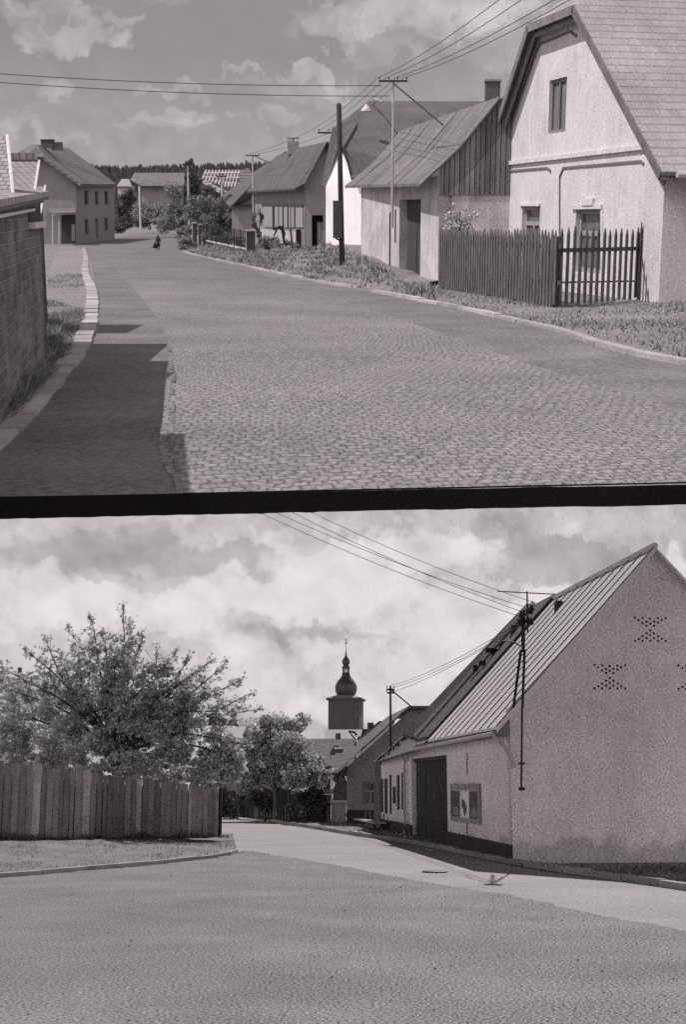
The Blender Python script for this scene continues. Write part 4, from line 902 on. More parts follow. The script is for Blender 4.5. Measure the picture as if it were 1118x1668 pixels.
# eave board and gutter
ev = MB().prism([PP((ES[0] + .03, ES[1] - .07), -ovh + .02), PP((ES[0] + .03, ES[1] - .07), l2), PP((ES[0] + .03, ES[1] - .17), l2), PP((ES[0] + .03, ES[1] - .17), -ovh + .02)], G.d * .03); part(roof, 'fascia', ev, M['grey'])
part(t, 'gutter', MB().tube([PP((ES[0] - .03, ES[1] - .14), -.05), PP((ES[0] - .03, ES[1] - .2), l2 + .6)], .05, 8), M['zinc'])
part(t, 'eave_soffit', MB().prism([PP((ES[0] + .06, ES[1] - .18), 0), PP((0, ES[1] - .16), 0), PP((0, ES[1] - .16), l2), PP((ES[0] + .06, ES[1] - .18), l2)], -UP * .02), M['grey'])
part(t, 'downpipe', MB().tube([PP((ES[0] - .03, ES[1] - .18), .0), PP((-.12, ES[1] - .42), -.05), PP((.03, ES[1] - .75), -.10), PP((.05, ES[1] - .86), -.10)], .045, 8), M['zinc'])
xs_ = W.sz(664, 1300)[0]
part(t, 'downpipe', MB().tube([W.P(xs_ - .5, 2.5, .3), W.P(xs_ - .1, 2.35, .09), W.P(xs_, 2.1, .09), W.P(xs_, .45, .09), W.P(xs_ + .05, .12, .09), W.P(xs_ + .15, .03, .25)], .045, 8), M['zinc'])
part(t, 'eave_box', MB().prism([PP((ES[0] + .05, ES[1] - .16), -.0), PP((-.005, ES[1] - .16), 0), PP((-.005, ez[1] - .10), 0), PP((ES[0] + .05, ES[1] - .03), 0)], W.d * .06), M['grey'])
# second roof section (dark) with pale far verge
q1 = (ES[0] + .02, ES[1] + .10); q2 = (RSg[0], RSg[1] + .12)
r2 = MB().prism([PP(q1, l1 + .02), PP(q2, l1 + .02), PP(q2, l2), PP(q1, l2)], -UP * .1); r2.prism([PP(q2, l1 + .02), PP((OS[0], q1[1]), l1 + .02), PP((OS[0], q1[1]), l2), PP(q2, l2)], -UP * .1)
rr2 = part(t, 'rear_roof', r2, M['darkroof'])
part(rr2, 'verge_trim', MB().tube([PP((q1[0], q1[1] + .06), l2 - .05), PP((q2[0], q2[1] + .06), l2 - .05)], .075, 5), M['cream'])
q3 = PP((q1[0] - .2, q1[1] + .2), l2 + .9); q4 = PP((q2[0], q2[1] + .15), l2 + .9); q0 = PP((q1[0] - .05, q1[1] + .05), l2 + .02); q5 = PP((q2[0], q2[1] + .05), l2 + .02)
part(t, 'rear_roof', MB().prism([q0, q5, q4, q3], -UP * .1), M['darkroof'])
hd = MB()
for (px, py, w_, h_) in ((841, 1042, 22, 24), (911, 992, 14, 12)):
    c = d(px, py, 39.2 if px < 880 else 35.5); part(t, 'chimney', MB().lathe(c - UP * .5, [(w_ / 2200 * 39 * .5, 0), (w_ / 2200 * 39 * .52, .5 + h_ / 2200 * 39 * .75), (w_ / 2200 * 39 * .42, .5 + h_ / 2200 * 39), (.05, .52 + h_ / 2200 * 39)], 4 if px < 880 else 8), M['rbrick'])
for (px, py) in ((812, 1062), (805, 1066), (799, 1060), (786, 1080), (820, 1052), (775, 1090)):
    part(t, 'ridge_tile', MB().box(d(px, py + 3, 39.2), rnd.uniform(.12, .25), .15, rnd.uniform(.1, .2)), M['dwood'])
part(t, 'dormer', MB().prism([d(872, 1016, 37.5), d(893, 992, 37.5), d(903, 1004, 37.5), d(890, 1020, 37.5)], V((0, .3, 0))), M['grey'])
# vent holes
star = [(676, 600), (713, 602), (748, 606), (787, 603), (824, 603), (693, 613), (732, 620), (768, 619), (805, 612), (713, 627), (750, 629), (787, 624), (732, 639), (768, 640), (750, 663), (732, 676), (768, 676), (713, 690), (750, 686), (788, 690), (695, 703), (732, 699), (768, 699), (806, 703), (676, 713), (713, 713), (750, 713), (787, 713), (824, 713)]
for ox, oy in ((0, 0), (66, -77), (137, 1)):
    for x, y in star:
        vh = MB()
        a = G.sz(740 + x / 2.958 + ox, 880 + y / 2.958 + oy); c = G.P(a[0], a[1], .013); n_ = 8; r_ = .026
        vh.prism([c + G.d * r_ * math.cos(q * .785) + UP * r_ * math.sin(q * .785) for q in range(8)], -G.n * .004)
        part(t, 'vent_hole', vh, M['hole'])
# notice case
nr = W.rect(784, 1276, 738, 1336); (a0, z0), (a1, z1) = (nr[0] - .0, nr[1]), (nr[2], nr[3])
nt_ = thing(L, 'notice_case', 'shallow framed notice case with three posters hanging on the street wall', 'notice board', W.P((a0 + a1) / 2, z0, .05))
fm = MB(); fw2 = .14
for (x0, y0, x1, y1) in ((a0, z0, a0 + fw2, z1), (a1 - fw2 * .6, z0, a1, z1), (a0 + fw2, z1 - .16, a1 - fw2 * .6, z1), (a0 + fw2, z0, a1 - fw2 * .6, z0 + .09)): fm.prism([W.P(x0, y0, .01), W.P(x1, y0, .01), W.P(x1, y1, .01), W.P(x0, y1, .01)], -W.n * .05)
part(nt_, 'frame', fm, M['paint']); part(nt_, 'back_panel', MB().prism([W.P(a0 + .05, z0 + .05, .012), W.P(a1 - .05, z0 + .05, .012), W.P(a1 - .05, z1 - .05, .012), W.P(a0 + .05, z1 - .05, .012)], -W.n * .01), M['lgrey'])
ix0, ix1, iz0, iz1 = a0 + fw2 + .02, a1 - fw2 * .6 - .02, z0 + .11, z1 - .18; ww = ix1 - ix0
for k, (f0_, f1_, m_) in enumerate(((0, .34, 'print'), (.36, .68, 'paper'), (.70, 1, 'print'))):
    pp = part(nt_, 'poster', MB().prism([W.P(ix0 + ww * f0_, iz0, .024), W.P(ix0 + ww * f1_, iz0, .024), W.P(ix0 + ww * f1_, iz1, .024), W.P(ix0 + ww * f0_, iz1, .024)], -W.n * .004), M[m_])
    hh = iz1 - iz0; cx = ix0 + ww * (f0_ + f1_) / 2
    def shp(pts, m__): part(pp, 'printed_shape', MB().prism([W.P(cx + x_ * ww, iz0 + y_ * hh, .030) for x_, y_ in pts], -W.n * .002), M[m__])
    if k == 1: shp([(-.10, .38), (-.05, .12), (.0, .04), (.05, .3), (.12, .45), (.08, .72), (-.02, .62)], 'print'); shp([(-.12, .36), (-.05, .36), (-.02, .55), (-.08, .5)], 'white')
    else: shp([(-.12, .06), (.12, .05), (.10, .34), (.0, .42), (-.10, .3)], 'grey')
part(t, 'wall_cable', W.strip(W.strip(MB(), [W.sz(762, 1262), W.sz(762, 1226)], .025, .02), [W.sz(762, 1336), W.sz(762, 1360)], .025, .02), M['dgrey'])

# ---- masts and aerial on the metal roof
ft = G.P(.17, G.sz(849, 1150)[1] + .02, .12)
mt = thing(L, 'roof_mast', 'tall dark lattice-legged mast with insulators standing at the metal roof verge', 'pole', d(846, 1150, 27.7))
D_ = 27.7
part(mt, 'leg', MB().tube([d(851.5, 1152, D_), d(855, 1058, D_)], .03, 6), M['iron']); part(mt, 'leg', MB().tube([d(837, 1152, 28.4), d(849, 1058, D_)], .03, 6), M['iron'])
part(mt, 'pole', MB().tube([d(852.5, 1062, D_), d(853, 1002, D_)], .04, 8), M['iron'])
part(mt, 'wall_pole', MB().tube([d(849.5, 1286, 27.5), d(851, 1152, 27.5)], .022, 6), M['iron'])
part(mt, 'bracket', MB().box(d(850.5, 1287, 27.5), .12, .06, .06).box(d(850.5, 1245, 27.5), .14, .06, .04), M['iron'])
ib = MB()
for x, y in ((854, 996), (867, 988), (848, 1012), (861, 1008), (866, 1010), (850, 999)): ib.lathe(d(x, y + 8, D_ - .05), [(.02, 0), (.05, .02), (.055, .08), (.03, .10), (.03, .13), (.005, .15)], 8)
ib.box(d(858, 1000, D_), .26, .06, .06); ib.box(d(856, 1014, D_), .30, .06, .07)
part(mt, 'insulator', ib, M['iron'])
part(mt, 'cable', MB().tube([d(848, 1052, D_), d(838, 1046, D_), d(828, 1044, 28.5), d(818, 1044, 29), d(813, 1050, 29.4), d(815, 1058, 29.6)], .014, 5), M['iron'])
ae = thing(L, 'aerial', 'thin horizontal rod aerial on a short mast above the insulators', 'aerial', d(860, 1030, 28.5))
part(ae, 'mast', MB().tube([d(860, 1030, 28.5), d(859, 963, 28.5)], .018, 6), M['iron']); part(ae, 'rod', MB().tube([d(811, 963, 28.5), d(906, 968, 28.5)], .012, 6), M['iron'])

# ---- lower house beyond
t = thing(L, 'patched_roof_house', 'low house with patched mortar verge, dark roof and tall shuttered windows, beyond the gateway', 'house', g(625, 1352))
eF, rF_ = d(609, 1242, 50), d(696, 1168, 50); eN = PP((ES[0], ES[1] - .1), l2); eN = V((eN.x, eN.y, 2.6)); rN = V((4.35, 38.6, 4.1))
part(t, 'roof', MB().prism([eF, rF_, rN, eN], -UP * .08).prism([rF_, rN, rN + V((2.5, 0, -1.8)), rF_ + V((2.5, 0, -1.8))], -UP * .08), M['darkroof'])
pv = MB(); rn = random.Random(8)
for k in range(22):
    a_, b_ = eF.lerp(rF_, k / 22), eF.lerp(rF_, (k + rn.uniform(.55, .98)) / 22); y0_ = -rn.uniform(.5, 2.2); h_ = UP * rn.uniform(.02, .06)
    pv.prism([a_ + h_ + V((0, y0_, y0_ * -.0)), b_ + h_ + V((0, y0_, 0)), b_ + h_ + V((0, .1, 0)), a_ + h_ + V((0, .1, 0))], UP * .02)
part(t, 'mortar_verge', pv, M['cream'])
part(t, 'end_wall', MB().prism([d(610, 1352, 50.2), d(610, 1244, 50.2), d(696, 1172, 50.2), d(780, 1244, 50.2), d(780, 1352, 50.2)], V((0, .3, 0))), M['grey'])
for x0, x1, y0, y1 in ((621.5, 624.5, 1268, 1322), (628, 631.5, 1268, 1324), (641.5, 645, 1281, 1308), (648.5, 651, 1262, 1318), (636.5, 638, 1262, 1325), (656, 657.5, 1258, 1318)):
    r_ = W.rect(x1, y0, x0, y1); part(t, 'window_strip', MB().prism([W.P(r_[0], r_[1], .03), W.P(r_[2], r_[1], .03), W.P(r_[2], r_[3], .03), W.P(r_[0], r_[3], .03)], W.n * .045), M['dgrey'])
bn = thing(L, 'bench', 'low wooden bench with pale slatted back standing against the patched-roof house', 'bench', g(618, 1350))
b0, b1 = W.P(W.sz(636, 1340)[0], 0, .55), W.P(W.sz(599, 1340)[0], 0, .55); bd_ = (b1 - b0).normalized(); bo = W.n
part(bn, 'seat', MB().prism([b0 + UP * .30, b1 + UP * .30, b1 + UP * .30 + bo * .4, b0 + UP * .30 + bo * .4], UP * .05), M['pwood'])
for k in range(5): c = b0.lerp(b1, .08 + .2 * k) + bo * .4; part(bn, 'back_slat', MB().box(c + UP * .351, .1, .03, .28, bd_), M['wood'])
for s_ in (.05, .95):
    for w_ in (.05, .36): part(bn, 'leg', MB().box(b0.lerp(b1, s_) + bo * w_, .07, .07, .299, bd_), M['dwood'])

t = thing(L, 'shaded_gable_house', 'grey house turning its shaded gable with one large window toward the street', 'house', g(585, 1342))
D_ = 55
GW = Wall(L, V((d(565, 1340, D_).x, D_, 0)), V((d(760, 1340, D_).x, D_, 0)), V((0, 1, 0)))
ww = GW.rect(590, 1273, 618, 1311)
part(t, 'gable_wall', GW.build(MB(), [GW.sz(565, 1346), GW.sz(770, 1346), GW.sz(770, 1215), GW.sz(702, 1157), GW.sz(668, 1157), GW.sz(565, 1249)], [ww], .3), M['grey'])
window(GW, t, ww, bars=1, rows=(.6,), depth=.15, fw=.07)
part(t, 'plinth', MB().prism([GW.P(0, 0, .03), GW.P(5, 0, .03), GW.P(5, .62, .03), GW.P(0, .62, .03)], GW.n * .025), M['dgrey'])
rf = MB(); v0, v1, v2, v3 = d(548, 1260, 54.6), d(667, 1153, 54.6), d(701, 1153, 54.6), d(790, 1232, 54.6); bk = V((-.6, 9, 0))
for a, b in ((v0, v1), (v1, v2), (v2, v3)): rf.prism([a, b, b + bk, a + bk], UP * .09)
roof = part(t, 'roof', rf, M['tile']); part(roof, 'verge_trim', MB().tube([v0 + UP * .05, d(588, 1224, 54.6) + UP * .05], .06, 5), M['white'])
part(t, 'eave_box', MB().prism([d(550, 1262, 54.7), d(566, 1248, 54.7), d(566, 1262, 54.7)], V((0, 9, 0))), M['dwood'])

t = thing(L, 'pale_gable_house', 'house with pale plain gable and small dark chimneys behind the shaded gable', 'house', g(620, 1325))
D_ = 76
part(t, 'gable_wall', MB().prism([d(583, 1326, D_), d(583, 1206, D_), d(619, 1179, D_), d(642, 1179, D_), d(700, 1222, D_), d(700, 1326, D_)], V((0, .4, 0))), M['white'])
part(t, 'roof', MB().prism([d(582, 1205, D_ - .3), d(618, 1177, D_ - .3), d(643, 1177, D_ - .3), d(643, 1178, D_ + 9), d(618, 1182, D_ + 9), d(586, 1208, D_ + 9)], UP * .1), M['tile'])
part(t, 'chimney', MB().box(d(604, 1190, D_ + 2), .35, .35, .45), M['rbrick']); part(t, 'chimney', MB().box(d(595, 1199, D_ + 2), .35, .35, .4), M['rbrick'])

t = thing(L, 'shingle_roof_house', 'house with broad scaly shingle roof standing below the church tower', 'house', g(545, 1305))
D_ = 112
part(t, 'roof', MB().prism([d(470, 1203, D_ + 5), d(583, 1203, D_ + 5), d(583, 1248, D_), d(470, 1248, D_)], V((0, .1, -.2))), M['shingle'])
part(t, 'wall', MB().prism([d(472, 1312, D_ + .6), d(583, 1312, D_ + .6), d(583, 1249, D_ + .6), d(472, 1249, D_ + .6)], V((0, .4, 0))), M['lgrey'])
part(t, 'eave', MB().tube([d(470, 1249, D_ - .1), d(570, 1249, D_ - .1)], .1, 6), M['dwood'])
part(t, 'firewall', MB().prism([d(581, 1202, D_ + 4.8), d(584, 1202, D_ + 4.8), d(584, 1250, D_ - .2), d(581, 1250, D_ - .2)], UP * .25), M['plaster'])
part(t, 'roof_hatch', MB().box(d(552, 1220, D_ + 3.0), .8, .35, .16), M['cream'])
for x0, x1 in ((527, 538), (548, 555)): part(t, 'window', MB().prism([d(x0, 1285, D_ + .5), d(x1, 1285, D_ + .5), d(x1, 1266, D_ + .5), d(x0, 1266, D_ + .5)], V((0, .2, 0))), M['glass'])
c = d(551, 1204, D_ + 4); part(t, 'chimney', MB().box(c, .42, .4, .5), M['rbrick'])

t = thing(L, 'pale_roof_house', 'long pale sheet roof lying across the foot of the church tower', 'house', g(575, 1300))
D_ = 150
part(t, 'roof', MB().prism([d(532, 1188, D_ + 4), d(612, 1188, D_ + 4), d(618, 1206, D_), d(526, 1206, D_)], V((0, .1, -.2))), M['palesheet'])
part(t, 'wall', MB().prism([d(527, 1300, D_ + 1), d(617, 1300, D_ + 1), d(617, 1207, D_ + 1), d(527, 1207, D_ + 1)], V((0, 3, 0))), M['grey'])
part(t, 'roof_ladder', MB().tube([d(568, 1191, D_ - 3), d(577, 1192, D_ - 3), d(586, 1203, D_ - 3)], .12, 4).tube([d(577, 1192, D_ - 3), d(570, 1193, D_ - 3), d(578, 1203, D_ - 3)], .08, 4), M['iron'])
part(t, 'chimney', MB().box(d(594, 1201, D_ - 1), .7, .7, .5), M['rbrick'])

# ---- church tower
D_ = 330; sc = D_ / 2200; bx = d(564, 1278, D_); bx = V((bx.x, bx.y + 4, 0)); z = lambda py: L.pz(bx, py)
t = thing(L, 'church_tower', 'square stone church tower with onion dome, lantern and needle spire', 'tower', bx)
w_ = 51 * sc; an = V((math.cos(.14), -math.sin(.14), 0))
part(t, 'shaft', MB().box(bx, w_, w_, z(1141), an), M['tower'])
part(t, 'cornice', MB().box(bx + UP * (z(1141) - .01), w_ + 1.0, w_ + 1.0, .5, an), M['tower'])
cb = MB(); zc = z(1141) + .48; hw_ = w_ / 2 + .45; a_ = an; b_ = V((-an.y, an.x, 0)); q = [bx + UP * zc + a_ * sx * hw_ + b_ * sy * hw_ for sx, sy in ((-1, -1), (1, -1), (1, 1), (-1, 1))]; tq = [bx + UP * z(1133) + a_ * sx * hw_ * .5 + b_ * sy * hw_ * .5 for sx, sy in ((-1, -1), (1, -1), (1, 1), (-1, 1))]
cb.v = q + tq; cb.f = [[0, 1, 5, 4], [1, 2, 6, 5], [2, 3, 7, 6], [3, 0, 4, 7], [4, 5, 6, 7], [3, 2, 1, 0]]; part(t, 'skirt_roof', cb, M['palesheet'])
pf = [(r * sc, z(y)) for r, y in ((12.5, 1136), (14.5, 1133), (17, 1128), (18.2, 1122), (17.6, 1116), (14.5, 1110), (10, 1105), (7, 1100), (6.2, 1096))]
part(t, 'onion_dome', MB().lathe(bx, pf, 16), M['copper'], smooth=True)
lan = part(t, 'lantern', MB().lathe(bx, [(r * sc, z(y)) for r, y in ((6.6, 1097.5), (6.6, 1096), (6.0, 1095.8), (6.0, 1090), (6.6, 1089.8), (7.0, 1086), (6.2, 1085))], 8), M['tower'])
part(lan, 'opening', MB().box(bx + V((0, -6.05 * sc, z(1095.5))), 5.2 * sc, .15, z(1090.2) - z(1095.5)), M['cream'])
part(t, 'finial_bulb', MB().lathe(bx, [(r * sc, z(y)) for r, y in ((4, 1085.5), (4.5, 1083.5), (6.3, 1080), (6.5, 1076.5), (5, 1073), (2.6, 1070.5), (1.8, 1068), (1.0, 1063), (.5, 1059), (.35, 1050))], 14), M['copper'], smooth=True)
part(t, 'ball', MB().lathe(bx, [(.1 * sc, z(1049.5)), (1.3 * sc, z(1048.4)), (1.5 * sc, z(1047.3)), (1.2 * sc, z(1046.2)), (.1 * sc, z(1045.5))], 10), M['copper'], smooth=True)
part(t, 'cross', MB().tube([bx + UP * z(1046), bx + UP * z(1040)], .06, 4).tube([bx + V((-.35, 0, z(1042))), bx + V((.35, 0, z(1042)))], .05, 4), M['copper'])

# ---- street pole with brace beyond the low house
fp_ = d(637, 1232, 49); tt, top_ = mast(L, 'street_mast', 'slender mast with two short insulator arms and diagonal brace on the patched roof', fp_, 1117, (1123, 1128.5), .045, d(695, 1171, 50), armw=.27, ins=2)
# ---- gate pillar, walls and hedges beyond the road
t = thing(L, 'gate_pillar', 'pale plastered gate pillar with a flat top beside the dark boarded gateway', 'pillar', g(550, 1340))
D_ = 57
part(t, 'shaft', MB().prism([d(540, 1342, D_), d(564, 1342, D_), d(564, 1306, D_), d(540, 1306, D_)], V((0, .6, 0))), M['plaster'])
part(t, 'coping', MB().prism([d(538, 1307, D_ - .1), d(566, 1307, D_ - .1), d(566, 1303, D_ - .1), d(538, 1303, D_ - .1)], V((0, .8, 0))), M['lgrey'])
part(t, 'stonework', MB().prism([d(543, 1303, D_ + .2), d(565, 1303, D_ + .2), d(565, 1272, D_ + .2), d(556, 1262, D_ + .2), d(543, 1284, D_ + .2)], V((0, .5, 0))), M['brick'])
t = thing(L, 'boarded_gate', 'dark boarded gate under a pale lintel slab beside the gate pillar', 'gate', g(520, 1337))
part(t, 'boards', MB().prism([d(470, 1338, D_ + 1), d(536, 1340, D_ + 1), d(536, 1294, D_ + 1), d(470, 1294, D_ + 1)], V((0, .1, 0))), M['dwood'])
part(t, 'lintel', MB().prism([d(503, 1293, D_ + .5), d(548, 1293, D_ + .5), d(546, 1285, D_ + .5), d(505, 1286, D_ + .5)], V((0, .5, 0))), M['white'])
part(t, 'post', MB().prism([d(532, 1338, D_ + .6), d(539, 1338, D_ + .6), d(539, 1294, D_ + .6), d(532, 1294, D_ + .6)], V((0, .3, 0))), M['plaster'])
t = thing(L, 'garden_fence', 'dark shaded board fence running under the round tree beside the far road', 'fence', g(420, 1330))
k = 0
for k in range(26):
    x = 350 + k * 5; Dk = 70 - k * .45; yb = 1278 + 2200 * EYE / Dk; top = 1286 + rnd.uniform(-3, 3)
    part(t, 'board', MB().prism([d(x, yb, Dk), d(x + 4.7, yb, Dk), d(x + 4.7, top, Dk), d(x, top + rnd.uniform(-1, 1), Dk)], V((0, .05, 0))), M['wood' if k % 6 == 1 else 'dwood'])
t = thing(L, 'garden_house', 'low grey house wall mostly hidden behind the round tree', 'house', g(420, 1318))
part(t, 'wall', MB().prism([d(360, 1320, 84), d(470, 1320, 84), d(470, 1250, 84), d(360, 1250, 84)], V((0, 4, 0))), M['grey']); part(t, 'roof', MB().prism([d(350, 1251, 83.5), d(480, 1251, 83.5), d(470, 1203, 90), d(362, 1201, 90)], V((0, .1, -.2))), M['tile'])

# ---- trees
def LB(x, y, rx, ry, D, n): return (tuple(d(x, y, D)), (rx / 2200 * D, rx / 2200 * D * .8, ry / 2200 * D), n)
t = thing(L, 'fruit_tree', 'large spreading leafy fruit tree overhanging the plank fence', 'tree', g(185, 1366) + V((0, 4, 0)))
rn = random.Random(41); b0_ = V((-7.2, 42.5, 0)); tr = MB(); cr = MB(); fk = d(190, 1235, 42.3)
tr.tube([b0_ - UP * .1, (b0_ + fk) / 2 + V((.1, 0, 0)), fk], .17, 8, .13)
for x, y in ((45, 1062), (76, 1046), (100, 1070), (114, 1028), (150, 1012), (168, 1036), (200, 998), (214, 1020), (232, 1042), (255, 1062), (282, 1070), (305, 1076), (335, 1082), (358, 1090), (385, 1112), (400, 1133), (416, 1156), (402, 1182), (395, 1212), (18, 1096), (8, 1122), (130, 1072), (184, 1064), (222, 1082), (262, 1100), (300, 1112), (340, 1128), (58, 1108), (160, 1108), (92, 1122), (370, 1160), (0, 1150), (385, 1240), (240, 1120), (200, 1100), (320, 1095), (275, 1085), (150, 1050), (130, 1100)):
    e = d(x, y, 42 + rn.uniform(-1.2, 1.4)); st_ = fk + V((rn.uniform(-.3, .3), rn.uniform(-.3, .3), rn.uniform(-.3, .4))); dr_ = e - st_
    mid = st_.lerp(e, rn.uniform(.38, .62)) + V((dr_.z * .16 * rn.uniform(-1, 1), rn.uniform(-.3, .3), .12 * abs(dr_.x) * rn.uniform(-.2, 1.4))); P3 = [st_, st_.lerp(mid, .6) , mid, mid.lerp(e, .55) + V((rn.uniform(-.08, .08), 0, .04)), e]; P3 = dense(P3, 10)
    tr.tube(P3, .055, 5, .010)
    for k in range(3, 11):
        for q in range(3):
            c = P3[k].lerp(P3[min(k + 1, 10)], rn.random()); a = V((rn.gauss(0, .8), rn.gauss(0, .8), rn.gauss(.25, .6))).normalized(); ln_ = rn.uniform(.2, .75) * (1 if k < 9 else .5)
            if k == 10: a = (a * .4 + (e - mid).normalized()).normalized(); ln_ = rn.uniform(.15, .4)
            tp = c + a * ln_; tr.tube([c, tp], .010, 3, .004)
            for _ in range(rn.randint(7, 13)): cr.leaf(c.lerp(tp, rn.uniform(.15, 1.08)) + V((rn.gauss(0, .05), rn.gauss(0, .05), rn.gauss(0, .05))), .125, rn)
for x, y, rx, ry, D, n in ((60, 1180, 80, 60, 43, 3600), (140, 1185, 80, 66, 42, 4200), (215, 1185, 76, 66, 42, 4200), (290, 1200, 74, 60, 42, 4000), (345, 1228, 50, 46, 42, 2400), (20, 1160, 50, 50, 44, 1500), (100, 1150, 60, 36, 43, 1500), (376, 1240, 28, 34, 41.5, 1100), (225, 1250, 130, 28, 42, 3600), (60, 1245, 80, 28, 42, 3200), (110, 1235, 70, 44, 43, 3600), (20, 1215, 60, 50, 43, 2600), (340, 1265, 46, 22, 41.5, 1500), (190, 1150, 70, 34, 42, 1500), (280, 1155, 60, 34, 42, 1200), (100, 1100, 55, 34, 43, 1300), (180, 1096, 55, 44, 42, 1700), (250, 1112, 55, 34, 42, 1500), (320, 1128, 48, 30, 42, 1200), (50, 1118, 44, 32, 43, 1100), (368, 1165, 30, 30, 42, 800), (255, 1256, 60, 22, 42, 1500), (350, 1252, 44, 26, 41.5, 1500), (150, 1262, 80, 16, 42, 1500), (205, 1050, 30, 36, 42, 420), (140, 1062, 34, 26, 42, 360)):
    c, rr_2, n = LB(x, y, rx, ry, D, n)
    for _ in range(26):
        q = V((rn.gauss(0, 1), rn.gauss(0, 1), rn.gauss(0, 1))).normalized() * rn.uniform(.3, 1.05); k = rn.uniform(.14, .34)
        blob_leaves(cr, (c[0] + q.x * rr_2[0], c[1] + q.y * rr_2[1], c[2] + q.z * rr_2[2]), (rr_2[0] * k, rr_2[1] * k, rr_2[2] * k * .8), int(n / 26), .14, rn, .1)
part(t, 'trunk', tr, M['bark'], smooth=True); part(t, 'crown', cr, M['leafL'], normals=False)
tree(L, 'round_tree', 'dense rounded tree across the road between the fence and the church tower', g(455, 1332),
     [LB(*b) for b in ((450, 1195, 34, 30, 64, 1800), (478, 1180, 24, 20, 64, 1000), (430, 1222, 36, 34, 63, 1800), (470, 1235, 40, 40, 62, 2400), (505, 1245, 26, 34, 61, 1300), (515, 1262, 18, 22, 60, 700), (430, 1262, 34, 24, 62, 1300), (488, 1272, 34, 20, 60, 1300), (412, 1195, 14, 14, 64, 350), (400, 1268, 30, 24, 62, 1000))], None, .15, .16, 'tree', None, 'leafM', seed=42, sub=9, dens=2.4)
tree(L, 'ivy_shrub', 'ragged climbing shrub over the ruined top of the gate pillar', g(545, 1341) + V((0, .4, 0)), [LB(*b) for b in ((548, 1278, 14, 18, 57.5, 420), (530, 1262, 12, 16, 58, 260), (556, 1262, 9, 10, 57.5, 160))], None, .16, .05, 'shrub', None, 'leafM', seed=43, sub=5)
for i, (x, w_, hh, lb) in enumerate(((375, 40, 26, 'dark hedge bush nearest the plank fence end'), (432, 34, 20, 'dark hedge bush under the round tree trunk'), (500, 36, 24, 'dark hedge bush in front of the boarded gate'))):
    Dk = (66, 62, 57)[i]; tree(L, 'hedge_shrub', lb, V((d(x, 1300, Dk).x, Dk, 0)), [LB(x - 10, 1310, w_ * .6, hh, Dk, 900), (LB(x + 14, 1306, w_ * .6, hh, Dk, 900))], None, .16, .06, 'shrub', 'hedge bushes beyond the road', 'leafD', seed=50 + i, sub=6)
t = thing(L, 'rear_house', 'tiled roof with a thin chimney showing at the left edge behind the fruit tree', 'house', g(10, 1330))
part(t, 'roof', MB().prism([d(-80, 1104, 62), d(36, 1104, 62), d(60, 1170, 56), d(-80, 1170, 56)], V((0, .1, -.1))), M['tileL']); part(t, 'wall', MB().prism([d(-80, 1330, 58), d(50, 1330, 58), d(50, 1170, 58), d(-80, 1170, 58)], V((0, 3, 0))), M['lgrey'])
part(t, 'chimney', MB().box(d(31.5, 1106, 61.5), .16, .16, .52), M['rbrick'])
for i, (x, y, rx, ry, n, lb) in enumerate(((-10, 1100, 26, 30, 500, 'dark treetop at the very left edge behind the fence'), (620, 1290, 10, 10, 100, ''))):
    if lb: tree(L, 'garden_tree', lb, V((d(x, 1300, 50).x, 50, 0)), [LB(x, y, rx, ry, 50, n), LB(x, y + 60, rx * 1.3, 50, 50, n)], None, .16, .1, 'tree', None, 'leafM', seed=60 + i)
ft_ = []
grass(L, 'weeds', [g(842, 1410), g(1118, 1411), g(1400, 1412), g(1400, 1484), g(1118, 1444), g(975, 1423), g(850, 1407)], 4200, .07, .008, 'grass', None, 23)
grass(L, 'weeds', [p + V((.1, 0, 0)) for p in pvL[1:5]] + [p + V((-.2, 0, 0)) for p in pvR[1:5]][::-1], 1200, .06, .008, 'grassL', lambda x, y: .09, 24)

# ---- small things on the road
c = g(709, 1420.5, .012); solo(L, 'dark_disc', MB().lathe(c, [(.24, 0), (.25, .012), (.23, .02), (.05, .022)], 14), M['iron'], 'dark oval disc lying in the pale road near the gateway', 'drain cover')  # flat dark disc on the road surface
st = MB(); rn = random.Random(77)
for k in range(700):
    y = 9.5 * (30 / 9.5) ** rn.random(); x = rn.uniform(-.27, .27) * y; r_ = rn.choice((.004, .005, .006, .008, .012)) * rn.uniform(.7, 1.6); a = rn.uniform(0, 3)
    if not inpoly(x, y, [(p.x, p.y) for p in yard]): continue
    c = V((x, y, .004)); q = [c + V((r_ * math.cos(a + j * 1.257) * rn.uniform(.7, 1.3), r_ * math.sin(a + j * 1.257) * rn.uniform(.7, 1.3), 0)) for j in range(5)]
    k0 = len(st.v); st.v += q + [c + UP * r_ * 1.1]; st.f += [[k0 + j, k0 + (j + 1) % 5, k0 + 5] for j in range(5)]
solo(L, 'loose_stones', st, M['gutter'], kind='stuff')

# ---- wires
ia = [d(848, 1004, 27.6), d(854, 988, 27.6), d(861, 1000, 27.6), d(867, 980, 27.6)]
for i, (a, (x, y)) in enumerate(zip(ia, ((400, 824), (424, 823), (452, 822), (480, 821)))):
    wire(L, 'overhead_wire', a, d(x, y, 25), .10, .006, ('lowest', 'second lowest', 'second highest', 'highest')[i] + ' of the wires rising from the roof mast across the clouds', 'wires across the clouds')
for i, (a, y) in enumerate(((d(850, 1012, 27.7), 1117), (d(858, 1012, 27.7), 1121), (d(864, 1008, 27.7), 1127))):
    wire(L, 'overhead_wire', a, d(634 + 2.5 * i, y, 49), .16, .007, ('top', 'middle', 'bottom')[i] + ' wire between the slender mast and the roof mast', 'wires between the lower masts')

